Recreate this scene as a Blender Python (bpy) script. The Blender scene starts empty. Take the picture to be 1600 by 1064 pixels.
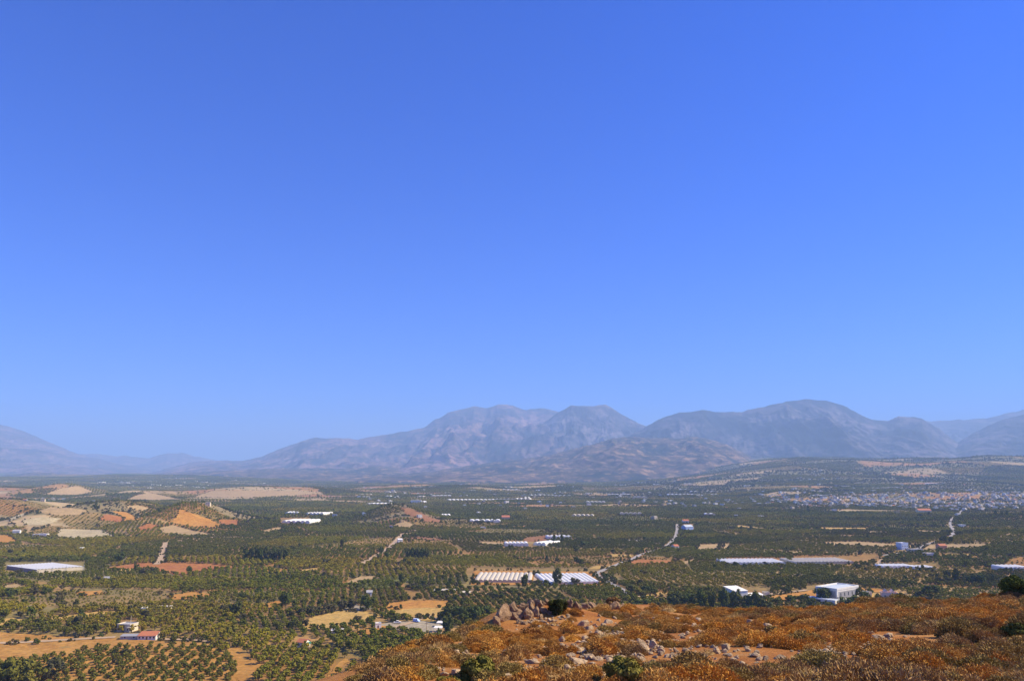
import bpy, bmesh, math, random
import numpy as np
from mathutils import Vector, kdtree
from mathutils.geometry import delaunay_2d_cdt

random.seed(7)
RNG = np.random.default_rng(11)
sc = bpy.context.scene
COL = sc.collection
R = math.radians

# ------------------------------------------------------------------ camera, sky, sun, exposure
EYE = 100.0
PITCH = R(9.5)
FPX = 1232.0
cam = bpy.data.cameras.new('camera')
cam.sensor_width = 36.0
cam.lens = 36.0 * FPX / 1600.0
cam.clip_start = 0.5
cam.clip_end = 120000.0
camo = bpy.data.objects.new('camera', cam)
camo.location = (0, 0, EYE)
camo.rotation_euler = (R(90) + PITCH, 0, 0)
COL.objects.link(camo)
sc.camera = camo

SUN_AZ = R(84)      # clockwise from the view direction (+Y): from the right
SUN_EL = R(41)
world = bpy.data.worlds.new('World')
sc.world = world
world.use_nodes = True
wn = world.node_tree
wn.nodes.clear()
wo = wn.nodes.new('ShaderNodeOutputWorld')
wb = wn.nodes.new('ShaderNodeBackground')
ws = wn.nodes.new('ShaderNodeTexSky')
ws.sky_type = 'NISHITA'
ws.sun_disc = False
ws.sun_elevation = SUN_EL
ws.sun_rotation = SUN_AZ
ws.altitude = 200
ws.air_density = 1.0
ws.dust_density = 0.3
ws.ozone_density = 4.0
wh = wn.nodes.new('ShaderNodeHueSaturation')
wh.inputs['Saturation'].default_value = 1.25
wb.inputs['Strength'].default_value = 0.066
wn.links.new(ws.outputs[0], wh.inputs['Color'])
wt = wn.nodes.new('ShaderNodeMix'); wt.data_type = 'RGBA'; wt.blend_type = 'MULTIPLY'
wt.inputs[0].default_value = 1.0
wt.inputs[7].default_value = (0.34, 0.80, 2.0, 1)      # the photo's cool, vivid colour balance
wn.links.new(wh.outputs[0], wt.inputs[6])
wn.links.new(wt.outputs[2], wb.inputs[0])
wn.links.new(wb.outputs[0], wo.inputs[0])

sun = bpy.data.lights.new('sun', 'SUN')
sun.energy = 5.0
sun.angle = R(0.53)
sun.color = (1.0, 0.87, 0.62)
suno = bpy.data.objects.new('sun', sun)
sdir = Vector((math.sin(SUN_AZ) * math.cos(SUN_EL), math.cos(SUN_AZ) * math.cos(SUN_EL), math.sin(SUN_EL)))
suno.rotation_euler = sdir.to_track_quat('Z', 'Y').to_euler()
suno.location = (300, -100, 500)
COL.objects.link(suno)

vs = sc.view_settings
vs.view_transform = 'Standard'
vs.look = 'None'
vs.exposure = 0.66
vs.gamma = 1.0
sc.cycles.max_bounces = 5
sc.cycles.diffuse_bounces = 2
sc.cycles.volume_bounces = 2
sc.cycles.use_denoising = True

# ------------------------------------------------------------------ projection helpers (photo pixels <-> places in the world)
cp, sp = math.cos(PITCH), math.sin(PITCH)


def ray(px, py):
    cx = (np.asarray(px, float) - 800) / FPX
    cy = (532 - np.asarray(py, float)) / FPX
    return np.stack([cx, cp - cy * sp, sp + cy * cp], -1)


def project(x, y, z):
    dz = np.asarray(z) - EYE
    dep = y * cp + dz * sp
    return 800 + FPX * x / dep, 532 - FPX * (-y * sp + dz * cp) / dep


def crest_z(px, py, D):
    d = ray(px, py)
    return d[..., 0] / d[..., 1] * D, EYE + d[..., 2] / d[..., 1] * D


# ------------------------------------------------------------------ noise
_P = np.random.default_rng(3).random((512, 512))


def vnoise(x, y):
    x = np.asarray(x, float); y = np.asarray(y, float)
    xi = np.floor(x).astype(int); yi = np.floor(y).astype(int)
    fx = x - xi; fy = y - yi
    fx = fx * fx * (3 - 2 * fx); fy = fy * fy * (3 - 2 * fy)
    a = _P[xi & 511, yi & 511]; b = _P[(xi + 1) & 511, yi & 511]
    c = _P[xi & 511, (yi + 1) & 511]; d = _P[(xi + 1) & 511, (yi + 1) & 511]
    return (a * (1 - fx) + b * fx) * (1 - fy) + (c * (1 - fx) + d * fx) * fy


def fbm(x, y, o=5):
    s = 0; a = 0.5; n = 0
    for i in range(o):
        s = s + a * vnoise(x * 2 ** i + 17.3 * i, y * 2 ** i + 9.1 * i); n += a; a *= 0.5
    return s / n


def ridged(x, y, o=5):
    s = 0; a = 0.5; n = 0
    for i in range(o):
        s = s + a * (1 - np.abs(2 * vnoise(x * 2 ** i + 5.3 * i, y * 2 ** i + 29.1 * i) - 1)); n += a; a *= 0.5
    return s / n


# ------------------------------------------------------------------ terrain height
# bumps: photo column, distance, height, half width, half depth
BUMPS = [(-60, 1850, 33, 150, 190), (60, 1820, 33, 105, 190), (200, 1760, 37, 100, 180), (130, 1580, 15, 80, 100), (300, 1520, 31, 55, 125), (345, 1600, 16, 80, 160),
         (420, 1500, 9, 90, 150), (622, 1760, 30, 60, 100), (632, 1560, 13, 40, 60), (690, 1600, 7, 90, 130), (498, 1850, 13, 50, 90),
         (40, 3700, 32, 330, 330), (122, 3500, 44, 130, 260), (228, 3300, 25, 130, 240), (390, 3650, 33, 270, 260), (500, 3900, 22, 200, 260),
         (735, 4200, 26, 260, 380), (650, 4700, 22, 260, 380), (880, 4600, 24, 300, 400), (1010, 4500, 18, 220, 340),
         (1640, 1000, 22, 130, 230), (1700, 1500, 20, 200, 300), (-40, 560, 7, 60, 90), (1220, 3150, 22, 130, 240),
         (1420, 3150, 18, 260, 260), (1560, 3000, 12, 220, 220)]
BW = []
for (bpx, bd, bh, bs, bdp) in BUMPS:
    BW.append(((bpx - 800) / FPX * bd * 1.02, bd, bh, bs, bdp))


def sstep(a, b, x):
    t = np.clip((x - a) / (b - a), 0, 1)
    return t * t * (3 - 2 * t)


def terrain(x, y):
    x = np.asarray(x, float); y = np.asarray(y, float)
    r = np.hypot(x, y)
    z = (fbm(x / 260, y / 260, 3) - 0.5) * 5 * sstep(420, 900, r)
    wx = x + 60 * (fbm(x / 150, y / 150, 2) - .5)
    wy = y + 90 * (fbm(x / 150 + 40, y / 150, 2) - .5)
    for (bx, by, bh, bs, bd) in BW:
        q = ((wx - bx) / bs) ** 2 + ((wy - by) / bd) ** 2
        z = z + bh * np.exp(-q * 0.9)
    far = sstep(2600, 5200, r)
    z = z + far * (fbm(x / 700, y / 900, 4) - 0.42) * 42
    # right-hand low hills
    az = x / np.maximum(y, 1)
    w = sstep(0.10, 0.36, az)
    up = sstep(2900, 6300, y)
    ridge = 0.62 + 0.75 * (fbm(x / 1300 + 3, y / 1500, 5) - 0.25)
    z = z + w * up * 205 * ridge
    # gentle rise towards the mountains
    z = z + 60 * sstep(5500, 9500, r) * fbm(x / 1500 + 8, y / 1500, 4) * 1.6
    z = z - 0.0 * r
    return z


def ground_at(px, py):
    """where a photo pixel's line of sight meets the plain"""
    px = np.atleast_1d(np.asarray(px, float)); py = np.atleast_1d(np.asarray(py, float))
    out = np.zeros((len(px), 3))
    T = 330 * (9500 / 330) ** np.linspace(0, 1, 900)
    for s in range(0, len(px), 200):
        d = ray(px[s:s + 200], py[s:s + 200])
        d = d / d[:, 1:2]
        X = d[:, 0:1] * T; Y = np.broadcast_to(T, X.shape); Z = EYE + d[:, 2:3] * T
        g = Z - terrain(X, Y)
        hit = g < 0
        k = np.where(hit.any(1), hit.argmax(1), len(T) - 1)
        k = np.maximum(k, 1)
        i = np.arange(len(k))
        g0, g1 = g[i, k - 1], g[i, k]
        f = np.clip(g0 / np.maximum(g0 - g1, 1e-6), 0, 1)
        t = T[k - 1] + (T[k] - T[k - 1]) * f
        xx = d[:, 0] * t
        out[s:s + 200] = np.stack([xx, t, terrain(xx, t)], -1)
    return out


def gp(px, py):
    return ground_at([px], [py])[0]


# ------------------------------------------------------------------ node material helpers
def new_mat(name):
    m = bpy.data.materials.new(name)
    m.use_nodes = True
    nt = m.node_tree
    b = nt.nodes['Principled BSDF']
    b.inputs['Roughness'].default_value = 0.85
    b.inputs['Specular IOR Level'].default_value = 0.25
    return m, nt, b


def node(nt, t, **kw):
    n = nt.nodes.new(t)
    for k, v in kw.items():
        if k in n.inputs:
            n.inputs[k].default_value = v
        else:
            setattr(n, k, v)
    return n


def c4(c):
    return (c[0], c[1], c[2], 1.0)


def mixc(nt, fac, a, b, mode='MIX'):
    m = nt.nodes.new('ShaderNodeMix')
    m.data_type = 'RGBA'
    m.blend_type = mode
    for sock, v in ((m.inputs[0], fac), (m.inputs[6], a), (m.inputs[7], b)):
        if hasattr(v, 'links') or hasattr(v, 'is_output'):
            nt.links.new(v, sock)
        elif isinstance(v, (int, float)):
            sock.default_value = v
        else:
            sock.default_value = c4(v)
    return m.outputs[2]


def wnoise(nt, scale, detail=3.0, rough=0.55, stretch=None):
    g = nt.nodes.new('ShaderNodeNewGeometry')
    src = g.outputs['Position']
    if stretch:
        mp = nt.nodes.new('ShaderNodeMapping')
        mp.inputs['Scale'].default_value = stretch
        nt.links.new(src, mp.inputs[0]); src = mp.outputs[0]
    n = nt.nodes.new('ShaderNodeTexNoise')
    n.inputs['Scale'].default_value = scale
    n.inputs['Detail'].default_value = detail
    n.inputs['Roughness'].default_value = rough
    nt.links.new(src, n.inputs['Vector'])
    return n.outputs['Fac']


def ramp(nt, fac, *stops):
    r = nt.nodes.new('ShaderNodeValToRGB')
    el = r.color_ramp.elements
    while len(el) > 1:
        el.remove(el[-1])
    for i, (p, c) in enumerate(stops):
        e = el[0] if i == 0 else el.new(p)
        e.position = p
        e.color = c4(c) if not isinstance(c, (int, float)) else (c, c, c, 1)
    nt.links.new(fac, r.inputs[0])
    return r.outputs['Color']


def bump(nt, b, height, strength, dist):
    n = nt.nodes.new('ShaderNodeBump')
    n.inputs['Strength'].default_value = strength
    n.inputs['Distance'].default_value = dist
    nt.links.new(height, n.inputs['Height'])
    nt.links.new(n.outputs[0], b.inputs['Normal'])


def plain_mat(name, col, var=0.25, scale=0.5, rough=0.8):
    m, nt, b = new_mat(name)
    f = wnoise(nt, scale, 4)
    lo = tuple(c * (1 - var) for c in col); hi = tuple(min(1, c * (1 + var)) for c in col)
    c = ramp(nt, f, (0.3, lo), (0.7, hi))
    nt.links.new(c, b.inputs['Base Color'])
    b.inputs['Roughness'].default_value = rough
    return m


def leaf_mat(name, cols, patch=0.03, patchcol=None, trans=0.0, patchfac=0.6):
    m, nt, b = new_mat(name)
    oi = nt.nodes.new('ShaderNodeObjectInfo')
    n = len(cols)
    c = ramp(nt, oi.outputs['Random'], *[((i + 0.0) / max(1, n - 1), cc) for i, cc in enumerate(cols)])
    if patchcol:
        f = wnoise(nt, patch, 3)
        f = ramp(nt, f, (0.42, 0.0), (0.6, patchfac))
        c = mixc(nt, f, c, patchcol)
    at = nt.nodes.new('ShaderNodeAttribute'); at.attribute_name = 'leaf_tint'
    v = ramp(nt, at.outputs['Fac'], (0.0, (0.55, 0.6, 0.5)), (0.5, (1, 1, 1)), (1.0, (1.32, 1.32, 1.25)))
    c = mixc(nt, 1.0, c, v, 'MULTIPLY')
    pt = nt.nodes.new('ShaderNodeAttribute'); pt.attribute_type = 'INSTANCER'; pt.attribute_name = 'parcel'
    pv = ramp(nt, pt.outputs['Fac'], (0.0, (1, 1, 1)), (0.04, (1, 1, 1)), (0.1, (.66, .70, .70)), (0.5, (.95, .97, .95)), (0.8, (1.3, 1.2, .95)), (1.0, (1.55, 1.3, .95)))
    c = mixc(nt, 1.0, c, pv, 'MULTIPLY')
    nt.links.new(c, b.inputs['Base Color'])
    b.inputs['Roughness'].default_value = 0.75
    b.inputs['Specular IOR Level'].default_value = 0.04
    return m


# ------------------------------------------------------------------ object helpers
def tag(o, label=None, cat=None, group=None, kind=None):
    if label: o['label'] = label
    if cat: o['category'] = cat
    if group: o['group'] = group
    if kind: o['kind'] = kind
    return o


def fast_mesh(name, V, F, mats=(), fm=None, smooth=False, attr=None):
    """V (n,3), F (m,4) or (m,3) arrays"""
    V = np.asarray(V, np.float32); F = np.asarray(F, np.int32)
    me = bpy.data.meshes.new(name)
    k = F.shape[1]
    me.vertices.add(len(V)); me.vertices.foreach_set('co', V.ravel())
    me.loops.add(F.size); me.loops.foreach_set('vertex_index', F.ravel())
    me.polygons.add(len(F))
    me.polygons.foreach_set('loop_start', np.arange(0, F.size, k, dtype=np.int32))
    for m in mats: me.materials.append(m)
    if fm is not None: me.polygons.foreach_set('material_index', np.asarray(fm, np.int32))
    me.polygons.foreach_set('use_smooth', np.full(len(F), smooth))
    if attr:
        for an, (dom, typ, val) in attr.items():
            a = me.attributes.new(an, typ, dom)
            val = np.asarray(val, np.float32)
            a.data.foreach_set('color' if typ == 'FLOAT_COLOR' else ('vector' if typ == 'FLOAT_VECTOR' else 'value'), val.ravel())
    me.update(calc_edges=True)
    me.validate()
    return me


def link(name, me, parent=None, loc=(0, 0, 0), rz=0.0):
    o = bpy.data.objects.new(name, me)
    o.location = loc
    o.rotation_euler = (0, 0, rz)
    if parent: o.parent = parent
    COL.objects.link(o)
    return o


def empty(name, loc, rz=0.0):
    return link(name, None, None, loc, rz)


class MB:
    """collects pieces of ONE mesh"""
    def __init__(self): self.v = []; self.f = []; self.m = []

    def add(self, vs_, fs, mi=0):
        o = len(self.v)
        self.v += [tuple(p) for p in vs_]
        self.f += [tuple(i + o for i in f) for f in fs]
        self.m += [mi] * len(fs)
        return self

    def box(self, x0, x1, y0, y1, z0, z1, mi=0):
        v = [(x0, y0, z0), (x1, y0, z0), (x1, y1, z0), (x0, y1, z0), (x0, y0, z1), (x1, y0, z1), (x1, y1, z1), (x0, y1, z1)]
        return self.add(v, [(0, 3, 2, 1), (4, 5, 6, 7), (0, 1, 5, 4), (1, 2, 6, 5), (2, 3, 7, 6), (3, 0, 4, 7)], mi)

    def prism(self, prof, y0, y1, mi=0, axis='y'):
        """closed profile [(a, z)] pulled along y (or x)"""
        n = len(prof)
        P = lambda a, t, z: (a, t, z) if axis == 'y' else (t, a, z)
        v = [P(a, y0, z) for a, z in prof] + [P(a, y1, z) for a, z in prof]
        fs = [(i, (i + 1) % n, n + (i + 1) % n, n + i) for i in range(n)] + [tuple(range(n - 1, -1, -1)), tuple(range(n, 2 * n))]
        return self.add(v, fs, mi)

    def tube(self, pts, rad, n=7, mi=0):
        pts = [Vector(p) for p in pts]
        v = []
        for i, p in enumerate(pts):
            d = (pts[min(i + 1, len(pts) - 1)] - pts[max(i - 1, 0)]).normalized()
            a = d.orthogonal().normalized(); b = d.cross(a)
            for k in range(n):
                t = 2 * math.pi * k / n
                v.append(p + (a * math.cos(t) + b * math.sin(t)) * rad[i])
        fs = []
        for i in range(len(pts) - 1):
            for k in range(n):
                fs.append((i * n + k, i * n + (k + 1) % n, (i + 1) * n + (k + 1) % n, (i + 1) * n + k))
        fs += [tuple(range(n - 1, -1, -1)), tuple(range(len(v) - n, len(v)))]
        return self.add(v, fs, mi)

    def mesh(self, name, mats, smooth=False):
        me = bpy.data.meshes.new(name)
        me.from_pydata(self.v, [], self.f)
        for m in mats: me.materials.append(m)
        me.polygons.foreach_set('material_index', self.m)
        me.polygons.foreach_set('use_smooth', [smooth] * len(self.f))
        bm = bmesh.new(); bm.from_mesh(me)
        bmesh.ops.recalc_face_normals(bm, faces=bm.faces)
        bm.to_mesh(me); bm.free()
        me.update()
        return me

    def build(self, name, mats, parent=None, smooth=False, loc=(0, 0, 0), rz=0):
        if not isinstance(mats, (list, tuple)): mats = [mats]
        return link(name, self.mesh(name, mats, smooth), parent, loc, rz)


def stuff_instances(name, protos, P, rot, scl, idx, label, cat=None, parcel=None):
    """one object of kind stuff: copies of prototype meshes at many points"""
    me = bpy.data.meshes.new(name)
    n = len(P)
    me.vertices.add(n)
    me.vertices.foreach_set('co', np.asarray(P, np.float32).ravel())
    for an, typ, val in (('rot', 'FLOAT_VECTOR', rot), ('scl', 'FLOAT_VECTOR', scl)):
        a = me.attributes.new(an, typ, 'POINT'); a.data.foreach_set('vector', np.asarray(val, np.float32).ravel())
    a = me.attributes.new('pick', 'INT', 'POINT'); a.data.foreach_set('value', np.asarray(idx, np.int32))
    if parcel is not None:
        a = me.attributes.new('parcel', 'FLOAT', 'POINT'); a.data.foreach_set('value', np.asarray(parcel, np.float32))
    me.update()
    o = link(name, me)
    pc = bpy.data.collections.new(name + '_kinds')
    for i, m in enumerate(protos):
        pc.objects.link(bpy.data.objects.new('%s_%02d' % (name, i), m))
    ng = bpy.data.node_groups.new(name, 'GeometryNodeTree')
    ng.interface.new_socket('Geometry', in_out='INPUT', socket_type='NodeSocketGeometry')
    ng.interface.new_socket('Geometry', in_out='OUTPUT', socket_type='NodeSocketGeometry')
    gi = ng.nodes.new('NodeGroupInput'); go = ng.nodes.new('NodeGroupOutput')
    ci = ng.nodes.new('GeometryNodeCollectionInfo')
    ci.inputs['Collection'].default_value = pc
    ci.inputs['Separate Children'].default_value = True
    ci.inputs['Reset Children'].default_value = True
    ip = ng.nodes.new('GeometryNodeInstanceOnPoints')
    ip.inputs['Pick Instance'].default_value = True

    def na(t, nm):
        x = ng.nodes.new('GeometryNodeInputNamedAttribute'); x.data_type = t; x.inputs['Name'].default_value = nm
        return x.outputs[0]
    L = ng.links.new
    L(gi.outputs[0], ip.inputs['Points']); L(ci.outputs[0], ip.inputs['Instance'])
    L(na('INT', 'pick'), ip.inputs['Instance Index'])
    er = ng.nodes.new('FunctionNodeEulerToRotation')
    L(na('FLOAT_VECTOR', 'rot'), er.inputs[0]); L(er.outputs[0], ip.inputs['Rotation'])
    L(na('FLOAT_VECTOR', 'scl'), ip.inputs['Scale'])
    L(ip.outputs[0], go.inputs[0])
    md = o.modifiers.new('scatter', 'NODES'); md.node_group = ng
    tag(o, label, cat, None, 'stuff')
    return o


ONES = ['', 'first', 'second', 'third', 'fourth', 'fifth', 'sixth', 'seventh', 'eighth', 'ninth', 'tenth', 'eleventh', 'twelfth', 'thirteenth',
        'fourteenth', 'fifteenth', 'sixteenth', 'seventeenth', 'eighteenth', 'nineteenth']
TENS = ['', '', 'twent', 'thirt', 'fort', 'fift', 'sixt', 'sevent', 'eight', 'ninet']


def ordinal(n):
    if n < 20: return ONES[n]
    t, u = divmod(n, 10)
    if t > 9: return 'hundred-and-' + ordinal(n - 100) if n > 100 else 'hundredth'
    return TENS[t] + 'ieth' if u == 0 else TENS[t] + 'y-' + ONES[u]


def rank_labels(items, marks, phrase):
    """items: [(object, look, px, py)]; marks: [(name, px, py)]. Each gets its look and its place in the order of nearness to the mark nearest it."""
    per = {}
    for o, look, px, py in items:
        nm, d = min(((m[0], math.hypot(m[1] - px, (m[2] - py) * 1.5)) for m in marks), key=lambda q: q[1])
        per.setdefault((look, nm), []).append((d, o))
    for (look, nm), l in per.items():
        l.sort(key=lambda q: q[0])
        for i, (d, o) in enumerate(l):
            r = 'nearest to' if i == 0 else ordinal(i + 1) + ' nearest to'
            o['label'] = phrase.format(look=look, rank=r, mark=nm)


def inside(poly, X, Y):
    c = np.zeros(len(X), bool)
    n = len(poly)
    for i in range(n):
        x0, y0 = poly[i]; x1, y1 = poly[(i + 1) % n]
        if y0 == y1: continue
        m = ((y0 > Y) != (y1 > Y)) & (X < (x1 - x0) * (Y - y0) / (y1 - y0) + x0)
        c ^= m
    return c


def sheet(name, poly, mat, off, hf=terrain, step=14, jit=0.0):
    """a field or road laid on the ground: world outline [(x, y)], triangulated and draped"""
    pts = []
    n = len(poly)
    for i in range(n):
        a = Vector(poly[i]); b = Vector(poly[(i + 1) % n])
        k = max(1, int((b - a).length / step))
        for j in range(k):
            p = a.lerp(b, j / k)
            if jit: p = p + Vector((random.uniform(-jit, jit), random.uniform(-jit, jit)))
            pts.append((p.x, p.y))
    nb = len(pts)
    A = np.array(pts)
    gx, gy = np.meshgrid(np.arange(A[:, 0].min(), A[:, 0].max(), step), np.arange(A[:, 1].min(), A[:, 1].max(), step))
    gx = gx.ravel() + .31; gy = gy.ravel() + .17
    m = inside(pts, gx, gy)
    allp = pts + list(zip(gx[m].tolist(), gy[m].tolist()))
    r = delaunay_2d_cdt([Vector(p) for p in allp], [], [list(range(nb))], 1, 1e-4)
    V = np.array([(v.x, v.y) for v in r[0]])
    F = [tuple(f) for f in r[2]]
    Z = hf(V[:, 0], V[:, 1]) + off
    me = bpy.data.meshes.new(name)
    me.from_pydata(np.column_stack([V, Z]).tolist(), [], F)
    me.materials.append(mat)
    for p in me.polygons: p.use_smooth = True
    me.update()
    # faces up
    if len(me.polygons) and me.polygons[0].normal.z < 0: me.flip_normals()
    o = link(name, me)
    tag(o, kind='structure')
    return o

# ------------------------------------------------------------------ land parcels
def parcel_seeds():
    out = []
    r = 330.0
    while r < 9500:
        cell = 85 if r < 700 else (115 if r < 1800 else 165 if r < 4000 else 240)
        w = 1.55 * r + 260
        k = int(w / (cell * 1.35))
        for i in range(k):
            x = -w / 2 + (i + random.uniform(0.1, 0.9)) * w / k
            y = r + random.uniform(-.45, .45) * cell
            out.append((x, y))
        r += cell * 0.95
    return np.array(out)


SEED = parcel_seeds()
NS = len(SEED)
# parcels are longer across than deep: distance measured with y stretched
KD = kdtree.KDTree(NS)
for i, (x, y) in enumerate(SEED): KD.insert((x, y * 1.45, 0), i)
KD.balance()
SR = np.hypot(SEED[:, 0], SEED[:, 1])
u = RNG.random(NS)
hill_mid = terrain(SEED[:, 0], SEED[:, 1])
# kind: 0 orchard, 1 bare field, 2 scrub with scattered trees, 3 young orchard
PK = np.zeros(NS, int)
PK[u < 0.055] = 1
PK[(SR < 2300) & (PK == 1)] = 0
PK[(u >= 0.055) & (u < 0.10)] = 3
fa = SR > 2600
PK[fa & (u < 0.16)] = 1
PK[fa & (u >= 0.16) & (u < 0.24)] = 3
hills_right = (SEED[:, 1] > 3300) & (SEED[:, 0] / SEED[:, 1] > 0.12)
PK[hills_right & (u > 0.55)] = 2
bumpy = (hill_mid > 6) & (SEED[:, 0] < 0) & (SR > 1300) & (SR < 2300)
PK[bumpy & (u < 0.14)] = 1
PK[bumpy & (u >= 0.14) & (u < 0.34)] = 3
PK[bumpy & (u > 0.62)] = 2
tanh = (hill_mid > 9) & (SR > 2900) & (SR < 5200) & (SEED[:, 0] / SEED[:, 1] < 0.1)
PK[tanh & (u < 0.62)] = 1
SOILS = np.array([(.34, .21, .075), (.31, .18, .06), (.38, .25, .10), (.28, .19, .07), (.33, .175, .055), (.26, .20, .075)])
BARES = np.array([(.44, .29, .13), (.40, .23, .09), (.48, .35, .18), (.36, .19, .08), (.42, .30, .15), (.40, .21, .085)])
PC = np.where((PK == 1)[:, None], BARES[RNG.integers(0, 6, NS)], SOILS[RNG.integers(0, 6, NS)])
PC[PK == 2] = (.24, .185, .09)
PROW = R(12) + RNG.normal(0, R(7), NS) + R(90) * (RNG.random(NS) < 0.4)
PSP = RNG.uniform(5.7, 7.0, NS)
PSZ = RNG.uniform(0.92, 1.2, NS)


def parcel_of(X, Y, W=True):
    if W:
        X = X + 14 * (vnoise(X / 45, Y / 45) - .5); Y = Y + 14 * (vnoise(X / 45 + 30, Y / 45) - .5)
    f = KD.find
    return np.array([f((x, y * 1.45, 0))[1] for x, y in zip(X.tolist(), Y.tolist())], int)


# ------------------------------------------------------------------ the ground sheet
def build_ground():
    az = np.radians(np.linspace(-47, 47, 1000))
    rr = np.concatenate([np.linspace(20, 330, 14, endpoint=False), 330 * (32000 / 330) ** np.linspace(0, 1, 620)])
    A, Q = np.meshgrid(az, rr)
    X = (Q * np.sin(A)).ravel(); Y = (Q * np.cos(A)).ravel()
    Z = terrain(X, Y)
    Z[Q.ravel() < 300] -= 1.0
    n, m = len(rr), len(az)
    I = np.arange(n * m).reshape(n, m)
    F = np.stack([I[:-1, :-1], I[:-1, 1:], I[1:, 1:], I[1:, :-1]], -1).reshape(-1, 4)
    C = np.zeros((len(X), 4), np.float32); C[:, 3] = 1
    q = Q.ravel()
    near = q < 9600
    C[near, :3] = PC[parcel_of(X[near], Y[near])]
    base = np.array((.10, .11, .05)); tan = np.array((.34, .23, .12))
    nz = sstep(.50, .62, fbm(X / 420, Y / 520, 4))[:, None]
    farc = base * (1 - nz) + tan * nz
    w = sstep(7600, 9400, q)[:, None]
    C[:, :3] = C[:, :3] * (1 - w) + farc * w
    # low ground between the trees of the far plain is mostly grown over
    g = (sstep(2300, 5000, q) * 0.42)[:, None] * (C[:, :1] < .34)
    C[:, :3] = C[:, :3] * (1 - g) + np.array((.085, .105, .04)) * g
    m_, nt, b = new_mat('earth')
    at = nt.nodes.new('ShaderNodeAttribute'); at.attribute_name = 'cover'
    v1 = ramp(nt, wnoise(nt, 0.035, 6, .6), (0.32, (.72, .76, .74)), (0.68, (1.22, 1.16, 1.1)))
    v2 = ramp(nt, wnoise(nt, 0.6, 4, .65), (0.3, (.8, .8, .8)), (0.7, (1.15, 1.15, 1.15)))
    c = mixc(nt, 1.0, at.outputs['Color'], v1, 'MULTIPLY')
    c = mixc(nt, 1.0, c, v2, 'MULTIPLY')
    dry = ramp(nt, wnoise(nt, 0.012, 5, .6), (0.5, 0.0), (0.62, 0.55))
    c = mixc(nt, dry, c, (.17, .155, .055))
    nt.links.new(c, b.inputs['Base Color'])
    b.inputs['Roughness'].default_value = 0.95
    b.inputs['Specular IOR Level'].default_value = 0.08
    me = fast_mesh('ground', np.column_stack([X, Y, Z]), F, [m_], None, True, {'cover': ('POINT', 'FLOAT_COLOR', C)})
    o = link('ground', me)
    if me.polygons[0].normal.z < 0: me.flip_normals()
    tag(o, kind='structure')


build_ground()

# ------------------------------------------------------------------ fields and roads (outlines read off the photo, laid out on the ground)
FIELDMATS = {}


def field_mat(key):
    if key in FIELDMATS: return FIELDMATS[key]
    cols = {'orange': ((.46, .20, .045), (.52, .265, .065)), 'gold': ((.48, .30, .085), (.54, .345, .11)), 'pale': ((.50, .39, .20), (.60, .48, .27)),
            'red': ((.37, .135, .045), (.45, .19, .06)), 'brown': ((.27, .12, .055), (.33, .165, .075)), 'tan': ((.42, .28, .13), (.50, .34, .16)),
            'grey': ((.34, .28, .19), (.42, .35, .24)), 'green': ((.16, .17, .05), (.22, .21, .07)), 'soil': ((.40, .19, .045), (.50, .265, .07))}[key]
    m, nt, b = new_mat('field_' + key)
    f = wnoise(nt, 0.05, 8, .68)
    c = ramp(nt, f, (0.36, cols[0]), (0.62, cols[1]))
    f2 = ramp(nt, wnoise(nt, 0.28, 7, .75), (0.35, (.62, .63, .62)), (0.65, (1.2, 1.2, 1.18)))
    c = mixc(nt, 1.0, c, f2, 'MULTIPLY')
    # furrow lines along the field
    fur = ramp(nt, wnoise(nt, 0.12, 3, .6, (0.25, 6.0, 1)), (0.35, (.88, .88, .87)), (0.65, (1.08, 1.08, 1.07)))
    c = mixc(nt, 1.0, c, fur, 'MULTIPLY')
    if key in ('gold', 'pale', 'soil', 'tan'):
        w = ramp(nt, wnoise(nt, 0.11, 5, .7), (0.58, 0.0), (0.68, 0.55))
        c = mixc(nt, w, c, (.24, .20, .08))
    nt.links.new(c, b.inputs['Base Color'])
    b.inputs['Roughness'].default_value = 0.95
    b.inputs['Specular IOR Level'].default_value = 0.08
    FIELDMATS[key] = m
    return m


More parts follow.
